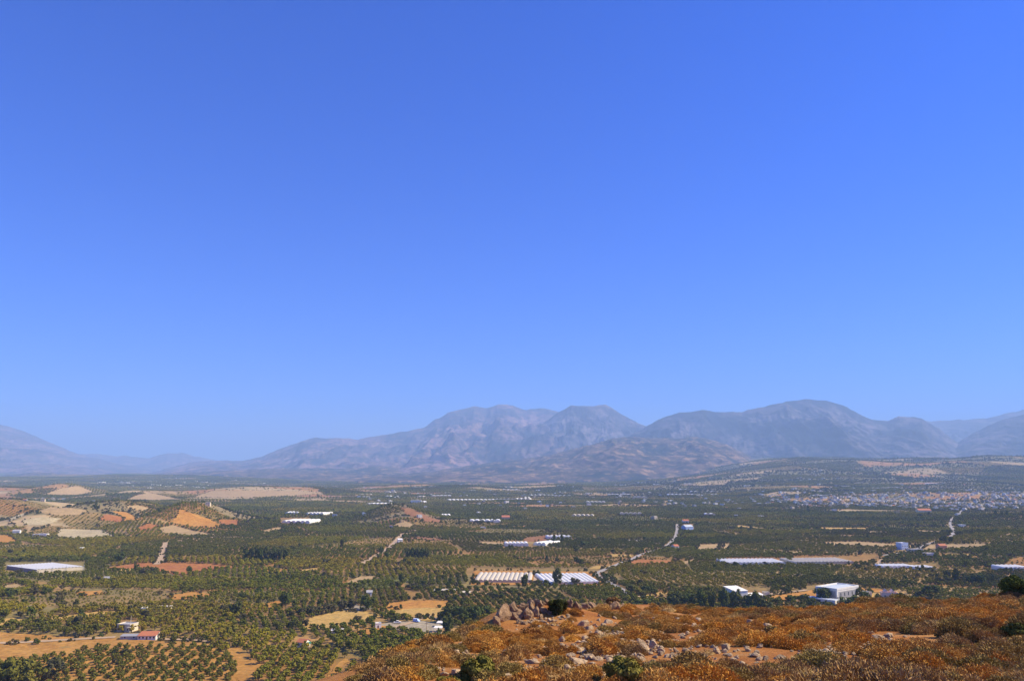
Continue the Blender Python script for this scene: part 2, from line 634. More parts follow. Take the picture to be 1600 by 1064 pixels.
FIELDS = [
    ('orange', [(602, 944), (642, 938), (706, 938), (700, 948), (606, 953)]), ('gold', [(606, 953), (700, 948), (690, 968), (684, 974), (640, 967), (600, 958)]),
    ('gold', [(478, 968), (530, 954), (552, 951), (600, 962), (560, 976), (484, 984), (462, 978)]), ('grey', [(530, 954), (556, 944), (585, 951), (560, 957)]),
    ('red', [(165, 887), (215, 880), (262, 879), (330, 881), (370, 886), (318, 892), (300, 897), (276, 898), (240, 890)]),
    ('gold', [(170, 888), (215, 889), (206, 894), (168, 890)]), ('orange', [(400, 888), (450, 889), (448, 894), (402, 891)]), ('gold', [(462, 891), (504, 886), (500, 893), (466, 897)]),
    ('soil', [(-60, 984), (60, 992), (140, 995), (200, 999), (250, 1001), (300, 1003), (340, 1008), (352, 1026), (372, 1064), (372, 1085), (-60, 1085)]),
    ('soil', [(355, 1010), (372, 1012), (405, 1040), (398, 1085), (376, 1085)]), ('soil', [(505, 1062), (540, 1028), (545, 1034), (520, 1064)]),
    ('orange', [(404, 945), (440, 938), (443, 948), (418, 953)]), ('tan', [(535, 913), (562, 900), (600, 900), (560, 914)]),
    ('orange', [(560, 984), (588, 976), (612, 980), (590, 992), (552, 990)]),
    ('green', [(540, 917), (605, 900), (656, 899), (630, 912), (600, 920)]),
    ('pale', [(92, 826), (130, 827), (158, 828), (180, 838), (126, 843), (88, 840)]), ('pale', [(36, 812), (62, 808), (96, 810), (76, 820), (36, 819)]),
    ('pale', [(10, 811), (42, 800), (40, 804), (16, 815)]), ('orange', [(176, 798), (196, 800), (224, 811), (204, 814)]), ('tan', [(40, 823), (52, 822), (50, 834), (40, 833)]),
    ('tan', [(250, 824), (270, 820), (296, 827), (340, 836), (300, 838), (252, 834)]), ('red', [(212, 826), (232, 817), (250, 822), (225, 829)]),
    ('orange', [(-20, 836), (12, 836), (32, 847), (-20, 853)]), ('orange', [(268, 816), (282, 795), (300, 802), (330, 812), (352, 822), (330, 826), (296, 822)]),
    ('red', [(340, 812), (372, 812), (374, 822), (348, 821)]), ('green', [(282, 833), (336, 836), (320, 841), (284, 839)]),
    ('orange', [(742, 892), (838, 892), (840, 914), (736, 914)]), ('orange', [(836, 893), (944, 893), (946, 914), (838, 914)]),
    ('red', [(980, 877), (1002, 874), (1056, 876), (1052, 881), (1010, 883), (978, 884)]), ('gold', [(930, 884), (965, 884), (958, 889), (920, 889)]),
    ('tan', [(1092, 851), (1142, 849), (1140, 859), (1088, 860)]), ('gold', [(1280, 824), (1360, 825), (1354, 828), (1286, 828)]),
    ('tan', [(1290, 847), (1342, 846), (1400, 850), (1430, 852), (1426, 856), (1350, 854), (1296, 851)]), ('tan', [(1432, 851), (1545, 849), (1540, 855), (1482, 860), (1438, 858)]),
    ('brown', [(820, 840), (868, 835), (886, 838), (856, 846), (818, 846)]), ('red', [(798, 823), (826, 821), (822, 824), (800, 825)]), ('tan', [(920, 820), (954, 820), (950, 822), (922, 822)]),
    ('tan', [(988, 820), (1026, 821), (1024, 822), (986, 822)]), ('gold', [(990, 934), (1030, 925), (1046, 926), (1046, 936), (1000, 938)]), ('brown', [(1015, 929), (1046, 931), (1046, 937), (1012, 934)]),
    ('orange', [(1200, 932), (1266, 922), (1292, 922), (1288, 932), (1222, 938)]), ('orange', [(1340, 918), (1384, 921), (1380, 926), (1342, 924)]), ('gold', [(1338, 930), (1380, 926), (1372, 944), (1338, 944)]),
    ('grey', [(590, 976), (612, 972), (656, 970), (690, 976), (686, 990), (620, 984)]), ('tan', [(700, 986), (738, 974), (758, 978), (744, 996), (706, 1000)]),
    ('tan', [(612, 822), (632, 813), (649, 820), (640, 826)]), ('brown', [(624, 793), (640, 794), (662, 803), (696, 817), (664, 815), (640, 806)]), ('tan', [(58, 800), (78, 792), (104, 793), (138, 797), (128, 804), (92, 806)]), ('red', [(152, 812), (166, 803), (196, 808), (190, 816)]), ('tan', [(190, 792), (214, 789), (236, 794), (226, 799)]),
    ('tan', [(1430, 843), (1440, 843), (1436, 846)]), ('gold', [(1150, 820), (1206, 827), (1205, 829), (1152, 824)]), ('tan', [(1205, 826), (1240, 828), (1236, 830), (1208, 829)]),
    ('tan', [(628, 834), (642, 831), (655, 832), (640, 837)]), ('brown', [(640, 838), (690, 842), (686, 845), (642, 842)]), ('tan', [(745, 846), (790, 848), (786, 853), (750, 851)]),
    ('tan', [(405, 830), (440, 823), (442, 828), (412, 832)]), ('tan', [(1542, 902), (1580, 897), (1582, 903), (1546, 905)]), ('tan', [(1120, 862), (1126, 848), (1129, 849), (1124, 863)]),
    ('tan', [(1210, 905), (1218, 884), (1223, 886), (1216, 906)]), ('gold', [(0, 968), (40, 964), (50, 972), (0, 978)]), ('gold', [(76, 966), (150, 956), (196, 954), (150, 964), (80, 970)]),
    ('orange', [(260, 930), (300, 925), (338, 928), (326, 935), (270, 937)]), ('orange', [(118, 925), (160, 922), (166, 928), (124, 932)]), ('tan', [(0, 915), (30, 912), (46, 919), (10, 926)]),
]
FIELDS += [('tan', [(1112, 829), (1160, 833), (1158, 836), (1114, 832)]), ('tan', [(1355, 830), (1388, 832), (1386, 834), (1356, 833)]), ('tan', [(1430, 828), (1485, 831), (1482, 834), (1432, 832)]),
           ('tan', [(1288, 847), (1312, 849), (1310, 854), (1290, 852)]), ('grey', [(965, 843), (1008, 844), (1007, 846), (966, 845)]), ('gold', [(945, 865), (992, 867), (988, 870), (948, 869)]),
           ('tan', [(1208, 863), (1260, 862), (1258, 865), (1210, 866)]), ('tan', [(1312, 836), (1342, 837), (1340, 839), (1314, 839)]), ('gold', [(1460, 867), (1520, 864), (1518, 868), (1464, 870)]),
           ('tan', [(1064, 880), (1100, 866), (1104, 867), (1072, 882)]), ('tan', [(700, 868), (740, 866), (738, 869), (702, 871)]), ('gold', [(350, 862), (392, 860), (390, 863), (352, 865)]),
           ('tan', [(66, 773), (95, 763), (122, 759), (146, 768), (120, 774)]), ('tan', [(194, 781), (216, 773), (236, 770), (268, 777), (286, 781), (240, 783)]), ('tan', [(300, 777), (330, 767), (400, 766), (460, 767), (512, 770), (470, 774), (400, 778)])]
EXCL = []        # world outlines kept free of orchard trees


def world_poly(pp):
    # a few extra points along each side so that it follows the relief
    q = []
    for i in range(len(pp)):
        a, b = pp[i], pp[(i + 1) % len(pp)]
        for k in range(2):
            q.append((a[0] + (b[0] - a[0]) * k / 2, a[1] + (b[1] - a[1]) * k / 2))
    g = ground_at([p[0] for p in q], [p[1] for p in q])
    return [(float(p[0]), float(p[1])) for p in g]


for key, pp in FIELDS:
    wp = world_poly(pp)
    xs = [p[0] for p in wp]; ys = [p[1] for p in wp]
    if max(ys) - min(ys) > 1600 or max(xs) - min(xs) > 900:
        continue
    big = max(max(xs) - min(xs), max(ys) - min(ys))
    sheet('field', wp, field_mat(key), 0.30, step=max(5, big / 40), jit=1.7)
    if key not in ('soil', 'green'): EXCL.append(wp)

ROADMAT = plain_mat('pale_track', (.46, .32, .18), .15, .3)
ROADMAT2 = plain_mat('grey_asphalt', (.36, .32, .27), .1, .3)
ROADS = [
    (ROADMAT2, 6, [(932, 896), (945, 890), (972, 879), (984, 876), (1000, 867), (1018, 862), (1036, 857)], 'road'), (ROADMAT2, 5.5, [(1036, 857), (1048, 848), (1057, 836), (1058, 819)], 'road'),
    (ROADMAT2, 6, [(1380, 868), (1400, 865), (1420, 862), (1433, 858), (1444, 852), (1474, 843), (1489, 836), (1489, 829), (1485, 819), (1486, 812), (1497, 806), (1503, 797)], 'road'),
    (ROADMAT, 7, [(560, 884), (585, 870), (604, 859), (616, 849), (628, 835), (640, 831), (660, 826)], 'track'), (ROADMAT, 7, [(244, 882), (250, 877), (254, 862), (259, 848), (300, 843), (345, 838)], 'track'),
    (ROADMAT2, 4.5, [(932, 896), (940, 905), (958, 913), (974, 922), (982, 930)], 'road'), (ROADMAT, 4, [(988, 931), (1010, 934), (1046, 934)], 'track'),
    (ROADMAT, 5, [(-40, 1006), (40, 1004), (90, 1001), (140, 998), (180, 996)], 'track'), (ROADMAT, 4, [(250, 999), (300, 1000), (330, 1003)], 'track'),
    (ROADMAT, 5, [(-40, 832), (20, 833), (50, 840), (90, 842), (130, 848)], 'track'), (ROADMAT, 4, [(1370, 884), (1376, 876), (1386, 869)], 'track'),
    (ROADMAT, 5, [(1200, 929), (1230, 926), (1262, 922)], 'track'), (ROADMAT, 4, [(612, 982), (640, 974), (655, 969), (668, 962), (700, 975)], 'track'),
    (ROADMAT, 4, [(835, 915), (839, 893)], 'track'), (ROADMAT, 3.5, [(690, 926), (720, 922), (760, 928)], 'track'),
]


def road_poly(pts, w):
    g = [Vector((p[0], p[1])) for p in ground_at([p[0] for p in pts], [p[1] for p in pts])]
    L, Rr = [], []
    for i, p in enumerate(g):
        d = (g[min(i + 1, len(g) - 1)] - g[max(i - 1, 0)]).normalized()
        n = Vector((-d.y, d.x)) * w / 2
        L.append(tuple(p + n)); Rr.append(tuple(p - n))
    return L + Rr[::-1]


for m, w, pts, nm in ROADS:
    wp = road_poly(pts, w)
    sheet(nm, wp, m, 0.55, step=9, jit=0.25)
    EXCL.append(road_poly(pts, w + 4))

# ------------------------------------------------------------------ the hillside the photo was taken from
def zt(x, y):
    return 97.5 - 0.12 * y + 0.012 * np.maximum(x - 10, 0) * np.clip(y / 60, 0, 1.2) * 0.55 + (fbm(x / 9, y / 9, 4) - .5) * 1.0


SIL = [(540, 1076), (560, 1064), (600, 1044), (650, 1021), (700, 1003), (740, 990), (775, 974), (830, 962), (880, 952), (960, 945), (1000, 946), (1060, 946), (1120, 949), (1200, 948),
       (1300, 946), (1400, 941), (1450, 938), (1500, 938), (1550, 933), (1600, 926), (1680, 918)]


SIL = [(a, b + (5 if a > 900 else 3)) for a, b in SIL]


def hill_edge():
    out = []
    for px, py in SIL:
        d = ray(px, py); d = d / d[1]
        t = np.linspace(6, 160, 3000)
        base = 97.5 - 0.12 * t + 0.012 * np.maximum(d[0] * t - 10, 0) * np.clip(t / 60, 0, 1.2) * 0.55
        k = (EYE + d[2] * t - base < 0).argmax()
        out.append((d[0] * t[k], t[k]))
    return out


EDGE = hill_edge()
HPOLY = [(EDGE[0][0] - 1.0, -30)] + [(EDGE[0][0] - .5, 8)] + EDGE + [(EDGE[-1][0] + 60, EDGE[-1][1] + 8), (180, -30)]


def hill(x, y):
    x = np.asarray(x, float); y = np.asarray(y, float)
    sh = x.shape
    X = x.ravel(); Y = y.ravel()
    d = np.full(len(X), 1e9)
    n = len(HPOLY)
    for i in range(n - 1):
        ax, ay = HPOLY[i]; bx, by = HPOLY[i + 1]
        ex, ey = bx - ax, by - ay
        t = np.clip(((X - ax) * ex + (Y - ay) * ey) / (ex * ex + ey * ey), 0, 1)
        d = np.minimum(d, np.hypot(X - ax - t * ex, Y - ay - t * ey))
    ins = inside(HPOLY, X, Y)
    out = np.where(ins, 0, d)
    drop = np.where(out < 3, 0.09 * out ** 2, 0.81 + 0.54 * (out - 3)) * (1.0 + 0.15 * (fbm(X / 20, Y / 20, 3) - .5))
    z = zt(X, Y) - drop
    # rocky knob on the crest
    kx, ky = KNOB
    z = z + 0.75 * np.exp(-(((X - kx) / 3.6) ** 2 + ((Y - ky) / 2.6) ** 2))
    z = z + 0.12 * (fbm(X / 1.3, Y / 1.3, 3) - .5)
    return z.reshape(sh)


def hill_on(px, py):
    for k in range(12):
        p = hill_at(px, py + 1.5 * k)
        if p is not None: return p


def hill_at(px, py, tmax=110):
    d = ray(px, py); d = d / d[1]
    t = np.linspace(8, tmax, 1600)
    g = EYE + d[2] * t - hill(d[0] * t, t)
    if not (g < 0).any(): return None
    k = (g < 0).argmax()
    return np.array([d[0] * t[k], t[k], hill(np.array([d[0] * t[k]]), np.array([t[k]]))[0]])


KNOB = (0.0, 1000.0)
_k = hill_on(838, 966)
KNOB = (float(_k[0]), float(_k[1]) + 1.0)


def build_hillside():
    xs = np.concatenate([np.linspace(-170, -22, 60, endpoint=False), np.linspace(-22, 75, 390, endpoint=False), np.linspace(75, 240, 70)])
    ys = np.concatenate([np.linspace(-30, 14, 30, endpoint=False), np.linspace(14, 80, 300, endpoint=False), np.linspace(80, 300, 110)])
    X, Y = np.meshgrid(xs, ys)
    Z = hill(X, Y)
    n, m = X.shape
    I = np.arange(n * m).reshape(n, m)
    F = np.stack([I[:-1, :-1], I[:-1, 1:], I[1:, 1:], I[1:, :-1]], -1).reshape(-1, 4)
    mt, nt, b = new_mat('stony_earth')
    f = wnoise(nt, 0.35, 7, .65)
    c = ramp(nt, f, (0.33, (.30, .115, .032)), (0.52, (.39, .165, .045)), (0.68, (.48, .25, .085)))
    v = ramp(nt, wnoise(nt, 9, 4, .7), (0.3, (.66, .66, .66)), (0.7, (1.2, 1.2, 1.2)))
    c = mixc(nt, 1.0, c, v, 'MULTIPLY')
    # scattered pale pebbles
    g = nt.nodes.new('ShaderNodeNewGeometry')
    vo = nt.nodes.new('ShaderNodeTexVoronoi'); vo.inputs['Scale'].default_value = 5.5
    nt.links.new(g.outputs['Position'], vo.inputs['Vector'])
    peb = ramp(nt, vo.outputs['Distance'], (0.10, 1.0), (0.17, 0.0))
    msk = ramp(nt, wnoise(nt, 0.5, 4, .6), (0.52, 0.0), (0.6, 1.0))
    mm = nt.nodes.new('ShaderNodeMath'); mm.operation = 'MULTIPLY'
    nt.links.new(peb, mm.inputs[0]); nt.links.new(msk, mm.inputs[1])
    c = mixc(nt, mm.outputs[0], c, (.48, .42, .34))
    nt.links.new(c, b.inputs['Base Color'])
    b.inputs['Roughness'].default_value = 0.95
    b.inputs['Specular IOR Level'].default_value = 0.08
    bump(nt, b, wnoise(nt, 7, 6, .7), 0.8, 0.08)
    me = fast_mesh('hillside', np.column_stack([X.ravel(), Y.ravel(), Z.ravel()]), F, [mt], None, True)
    o = link('hillside', me)
    tag(o, kind='structure')


build_hillside()

# ------------------------------------------------------------------ mountains
def mountain_mat(name, rock, scrub, tan, tanamt=0.0, sc_=1.0):
    m, nt, b = new_mat(name)
    f = wnoise(nt, 0.0011 * sc_, 8, .66, (1, .55, 1.6))
    c = ramp(nt, f, (0.40, scrub), (0.60, rock))
    f2 = wnoise(nt, 0.0045 * sc_, 8, .74, (1, .5, 2.5))
    c = mixc(nt, ramp(nt, f2, (0.48, 0.0), (0.55, 0.8)), c, scrub)
    if tanamt:
        f3 = wnoise(nt, 0.0052 * sc_, 9, .72, (1, .8, 1.3))
        c = mixc(nt, ramp(nt, f3, (0.53, 0.0), (0.60, tanamt)), c, tan)
    nt.links.new(c, b.inputs['Base Color'])
    b.inputs['Roughness'].default_value = 1.0
    b.inputs['Specular IOR Level'].default_value = 0.0
    return m


MT_A = mountain_mat('far_rock', (.25, .165, .16), (.05, .05, .06), (.4, .3, .2))
MT_B = mountain_mat('ridge_rock', (.27, .17, .16), (.015, .024, .04), (.34, .21, .14), 0.35)
MT_D = mountain_mat('massif_rock', (.19, .155, .17), (.012, .02, .035), (.4, .3, .2))
MT_F = mountain_mat('foothill_earth', (.17, .11, .08), (.02, .03, .032), (.44, .27, .15), 0.62, 1.5)


def mountain(sil, D, Df, mat, seed, spur=1.0, power=2.0, base=0.35, name='mountain', ncol=420, basez=20.0, Dvar=0.05):
    px = np.array([p[0] for p in sil], float); py = np.array([p[1] for p in sil], float)
    cx = np.linspace(px[0], px[-1], ncol)
    cy = np.interp(cx, px, py)
    cy = cy + (fbm(cx / 13 + seed, cx * 0 + seed, 6) - .5) * 3.2
    Dc = D * (1 + Dvar * 2 * (fbm(cx / 110 + seed * 3, cx * 0 + 5, 3) - .5))
    X0, Zc = crest_z(cx, cy, Dc)
    tt = np.concatenate([np.linspace(0, 1, 130), 1 + np.linspace(0, 1, 26)[1:] * 0.5])
    T, J = np.meshgrid(tt, np.arange(ncol), indexing='ij')
    dirx = (X0 / Dc)[J]
    Y = Df + (Dc[J] - Df) * T
    X = dirx * Y
    zc = Zc[J]
    tf = np.clip(T, 0, 1)
    prof = base * tf + (1 - base) * tf ** power
    Z = basez + (zc - basez) * prof
    s = 1700.0
    wx = X + 500 * (fbm(X / 900 + seed, Y / 900, 3) - .5)
    sp1 = ridged(wx / s + seed, Y / (s * 3.2), 5) - 0.62
    sp2 = ridged(wx / (s * .33) + seed * 2, Y / (s * 1.3), 4) - 0.62
    sp3 = ridged(wx / (s * .12) + seed * 4, Y / (s * .5), 4) - 0.62
    env = (tf ** 0.7) * (1 - tf ** 3)
    Z = Z + (zc - basez) * (1.1 * sp1 + 0.62 * sp2 + 0.36 * sp3) * env * spur
    Z = Z + (fbm(X / 180, Y / 180, 4) - .5) * 45 * env ** .5
    back = np.clip(T - 1, 0, 1)
    Z = np.where(T > 1, zc - (zc - basez) * back * 1.6, Z)
    Z = np.where(tf < 0.02, Z - 30, Z)
    n, m = T.shape
    I = np.arange(n * m).reshape(n, m)
    F = np.stack([I[:-1, :-1], I[:-1, 1:], I[1:, 1:], I[1:, :-1]], -1).reshape(-1, 4)
    me = fast_mesh(name, np.column_stack([X.ravel(), Y.ravel(), Z.ravel()]), F, [mat], None, True)
    tag(link(name, me), kind='structure')


mountain([(-160, 640), (-60, 652), (0, 663), (30, 672), (60, 683), (90, 696), (120, 708), (150, 716), (190, 725), (240, 734), (300, 742)], 19500, 11500, MT_A, 3, 0.55)
mountain([(60, 716), (110, 710), (150, 709), (200, 713), (235, 715), (262, 708), (285, 708), (305, 713), (340, 719), (420, 724), (520, 730)], 24500, 17000, MT_A, 9, 0.4)
mountain([(160, 752), (200, 744), (250, 734), (300, 722), (345, 719), (380, 719), (410, 713), (440, 700), (470, 689), (495, 684), (560, 686), (600, 679), (620, 676), (640, 673), (662, 668), (680, 656),
          (700, 645), (722, 639), (740, 635), (762, 637), (778, 632), (800, 633), (822, 640), (845, 638), (870, 642), (900, 655), (960, 676), (1040, 695)], 17500, 9300, MT_B, 5, 0.75, 1.7, .45)
mountain([(770, 716), (800, 694), (830, 676), (862, 651), (880, 640), (893, 633), (908, 635), (925, 635), (946, 631), (955, 636), (968, 645), (985, 655), (1000, 662), (1016, 667), (1050, 690), (1100, 710)], 14800, 10600, MT_D, 8, 0.6, 1.3, .5)
mountain([(930, 708), (980, 682), (1010, 666), (1030, 655), (1060, 644), (1080, 644), (1096, 641), (1130, 644), (1160, 643), (1185, 637), (1205, 632), (1230, 627), (1255, 624), (1290, 625), (1305, 629), (1322, 635), (1340, 646),
          (1365, 656), (1385, 657), (1405, 651), (1420, 651), (1440, 653), (1450, 660), (1470, 672), (1492, 688), (1515, 700), (1560, 716)], 13600, 8600, MT_D, 12, 0.7, 1.5, .5)
mountain([(1320, 660), (1360, 655), (1385, 659), (1450, 658), (1500, 656), (1540, 654), (1562, 648), (1600, 640), (1680, 630), (1760, 640)], 19500, 12500, MT_D, 15, 0.5)
mountain([(1440, 725), (1480, 700), (1510, 683), (1540, 666), (1570, 654), (1600, 648), (1660, 636), (1740, 640), (1800, 660)], 13800, 9000, MT_D, 19, 0.5, 1.4, .5)
mountain([(560, 748), (620, 741), (680, 735), (730, 728), (780, 721), (830, 715), (870, 708), (905, 699), (940, 690), (960, 685), (985, 682), (1010, 684), (1035, 684), (1065, 685), (1090, 682), (1110, 687), (1135, 694), (1160, 706), (1185, 720), (1230, 736)],
         9900, 6700, MT_F, 22, 0.75, 1.2, .5, 'hill', 420, 30.0)
mountain([(-100, 744), (0, 742), (60, 738), (130, 741), (200, 742), (260, 740), (330, 736), (400, 733), (470, 731), (540, 732), (600, 728), (660, 734), (720, 738), (800, 744)], 11200, 7600, MT_F, 27, 0.5, 1.2, .5, 'hill', 420, 18.0)

# ------------------------------------------------------------------ haze: one closed box of even air
def build_haze():
    mb = MB().box(-26000, 26000, -1500, 40500, -40, 1760)
    m = bpy.data.materials.new('hazy_air'); m.use_nodes = True
    nt = m.node_tree; nt.nodes.clear()
    o = nt.nodes.new('ShaderNodeOutputMaterial')
    v = nt.nodes.new('ShaderNodeVolumePrincipled')
    v.inputs['Color'].default_value = (.44, .665, 1.0, 1)
    v.inputs['Density'].default_value = 7.3e-5
    v.inputs['Anisotropy'].default_value = 0.0
    v.inputs['Absorption Color'].default_value = (0, 0, 0, 1)
    nt.links.new(v.outputs[0], o.inputs['Volume'])
    h = mb.build('haze', m)
    tag(h, 'pale blue haze filling the air over the plain', None, None, 'stuff')


build_haze()

# ------------------------------------------------------------------ leaf and rock meshes
def ico(sub=1):
    bm = bmesh.new(); bmesh.ops.create_icosphere(bm, subdivisions=sub, radius=1)
    V = np.array([v.co[:] for v in bm.verts]); F = np.array([[v.index for v in f.verts] for f in bm.faces]); bm.free()
    return V, F


ICO1, ICO2, ICO3 = ico(1), ico(2), ico(3)


def leaf_quads(C, N, length, width, g, tint):
    """quads at C facing roughly N"""
    n = len(C)
    t = g.normal(size=(n, 3)); t -= (t * N).sum(1, keepdims=True) * N * 0.6
    t /= np.linalg.norm(t, axis=1, keepdims=True) + 1e-9
    b = np.cross(N, t); b /= np.linalg.norm(b, axis=1, keepdims=True) + 1e-9
    l = (length * g.uniform(.6, 1.4, n))[:, None]; w = (width * g.uniform(.6, 1.4, n))[:, None]
    V = np.stack([C - t * l - b * w * .3, C - t * l * .2 + b * w, C + t * l + b * w * .3, C + t * l * .2 - b * w], 1).reshape(-1, 3)
    F = np.arange(4 * n).reshape(n, 4)
    T = np.repeat(tint, 4)
    return V, F, T


def crown(seed, rx, rz, z0, nclump, nleaf, leaf, mat, name='crown', core=0.62, conic=0.0, flat=0.0):
    """a crown of leaf clumps spread through a rough ellipsoid, gaps between them, uneven outline"""
    g = np.random.default_rng(seed)
    Vs, Fs, Ts = [], [], []; off = 0
    d = g.normal(size=(nclump, 3)); d[:, 2] = d[:, 2] * .9 + .18
    d /= np.linalg.norm(d, axis=1, keepdims=True)
    rad = g.uniform(.45, .92, nclump)[:, None]
    C = d * rad * np.array([rx, rx, rz])
    if conic:
        s = 1 - conic * np.clip((C[:, 2] / rz + 1) / 2, 0, 1)
        C[:, :2] *= s[:, None]
    C[:, 2] += z0 + rz
    cr = g.uniform(.30, .50, nclump) * min(rx, rz)
    tintc = g.random(nclump)
    per = nleaf // nclump
    for i in range(nclump):
        q = g.normal(size=(per, 3)); q[:, 2] += .35
        q /= np.linalg.norm(q, axis=1, keepdims=True)
        P = C[i] + q * cr[i] * g.uniform(.7, 1.08, per)[:, None] * np.array([1.1, 1.1, .85])
        N = q + g.normal(size=(per, 3)) * .35
        N /= np.linalg.norm(N, axis=1, keepdims=True)
        v, f, t = leaf_quads(P, N, leaf, leaf * .55, g, np.clip(tintc[i] * .6 + g.random(per) * .4, 0, 1))
        Vs.append(v); Fs.append(f + off); Ts.append(t); off += len(v)
        if core:
            V, F = ICO1
            v = C[i] + V * cr[i] * core * g.uniform(.8, 1.15, len(V))[:, None]
            F4 = np.column_stack([F, F[:, 2]])
            Vs.append(v); Fs.append(F4 + off); Ts.append(np.full(len(v), tintc[i] * .6 + .1)); off += len(v)
    V = np.concatenate(Vs); F = np.concatenate(Fs); T = np.concatenate(Ts)
    me = bpy.data.meshes.new(name)
    me.from_pydata(V.tolist(), [], [tuple(f) if f[2] != f[3] else tuple(f[:3]) for f in F.tolist()])
    me.materials.append(mat)
    a = me.attributes.new('leaf_tint', 'FLOAT', 'POINT'); a.data.foreach_set('value', T.astype(np.float32))
    return me


def trunk_mesh(seed, h, r, reach, mat, name='trunk', limbs=4):
    g = random.Random(seed)
    mb = MB()
    lean = (g.uniform(-.12, .12) * h, g.uniform(-.12, .12) * h)
    mb.tube([(0, 0, -.25), (lean[0] * .4, lean[1] * .4, h * .5), (lean[0], lean[1], h)], [r * 1.35, r, r * .75], 7)
    for i in range(limbs):
        a = i * 6.28 / limbs + g.uniform(-.4, .4); q = reach * g.uniform(.6, .95)
        mb.tube([(lean[0], lean[1], h * .82), (lean[0] + math.cos(a) * q * .5, lean[1] + math.sin(a) * q * .5, h * 1.25), (lean[0] + math.cos(a) * q, lean[1] + math.sin(a) * q, h * 1.25 + q * .6)], [r * .55, r * .4, r * .12], 5)
    return mb.mesh(name, [mat], True)


def join_meshes(name, ms):
    bm = bmesh.new()
    me = bpy.data.meshes.new(name)
    mats = []
    for m in ms:
        base = len(mats)
        mats += list(m.materials)
        t = bmesh.new(); t.from_mesh(m)
        for f in t.faces: f.material_index += base
        tmp = bpy.data.meshes.new('t'); t.to_mesh(tmp); t.free()
        bm.from_mesh(tmp)
        bpy.data.meshes.remove(tmp)
    bm.to_mesh(me); bm.free()
    for m in mats: me.materials.append(m)
    return me


def rock_mesh(seed, mat, rough=.34, sub=3, name='rock'):
    g = np.random.default_rng(seed)
    V, F = ICO3 if sub == 3 else ICO2
    V = V.copy()
    for _ in range(11):       # cleave flat faces
        n = g.normal(size=3); n /= np.linalg.norm(n)
        c = g.uniform(.45, .85)
        dd = V @ n
        V -= np.where(dd > c, dd - c, 0)[:, None] * n * .92
    o = g.random(3) * 50
    nz = fbm(V[:, 0] * 2.6 + o[0] + V[:, 2] * 1.7, V[:, 1] * 2.6 + o[1] - V[:, 2] * 1.4, 4) - .5
    V *= (1 + rough * nz)[:, None]
    V[:, 2] = np.where(V[:, 2] < -.45, -.45 - (V[:, 2] + .45) * .2, V[:, 2])
    V[:, 2] += .35
    me = fast_mesh(name, V, F, [mat], None, False)
    return me


BARK = plain_mat('bark', (.16, .12, .085), .3, 3)
OLIVE = leaf_mat('olive_leaves', [(.165, .175, .016), (.20, .20, .020), (.14, .16, .018), (.215, .205, .028), (.17, .16, .020)], .006, (.20, .155, .027), patchfac=.55)
OLIVE_NEAR = leaf_mat('olive_leaves_young', [(.14, .145, .020), (.17, .16, .024), (.12, .13, .02)], .03, (.165, .125, .026), patchfac=.5)
DARKLEAF = leaf_mat('evergreen_leaves', [(.075, .095, .018), (.10, .12, .024), (.085, .09, .02), (.13, .13, .03)])
GREYLEAF = leaf_mat('carob_leaves', [(.10, .085, .040), (.12, .105, .045), (.085, .08, .035)])
BUSHLEAF = leaf_mat('kermes_oak_leaves', [(.235, .19, .038), (.19, .165, .034)])
DEEPLEAF = leaf_mat('deep_evergreen_leaves', [(.045, .05, .014), (.06, .06, .018)])

# prototypes for the groves
near_protos = []
for i in range(6):
    c = crown(100 + i, 2.25, 1.55, 0.75, 15, 330, .34, OLIVE)
    near_protos.append((c, trunk_mesh(i, 1.15, .17, 1.5, BARK)))
young_protos = []
for i in range(5):
    c = crown(130 + i, 1.95, 1.45, 0.45, 13, 330, .30, OLIVE_NEAR)
    young_protos.append((c, trunk_mesh(20 + i, .9, .12, 1.2, BARK)))
grove_near = [join_meshes('olive_tree', [c, t]) for c, t in near_protos]
grove_far = [crown(160 + i, 2.5, 1.6, 0.35, 8, 72, .75, OLIVE, 'olive_tree') for i in range(5)]
grove_wild = [crown(180 + i, 2.6, 1.9, 0.2, 12, 220, .5, GREYLEAF if i % 2 else DARKLEAF, 'scrub_oak') for i in range(4)]


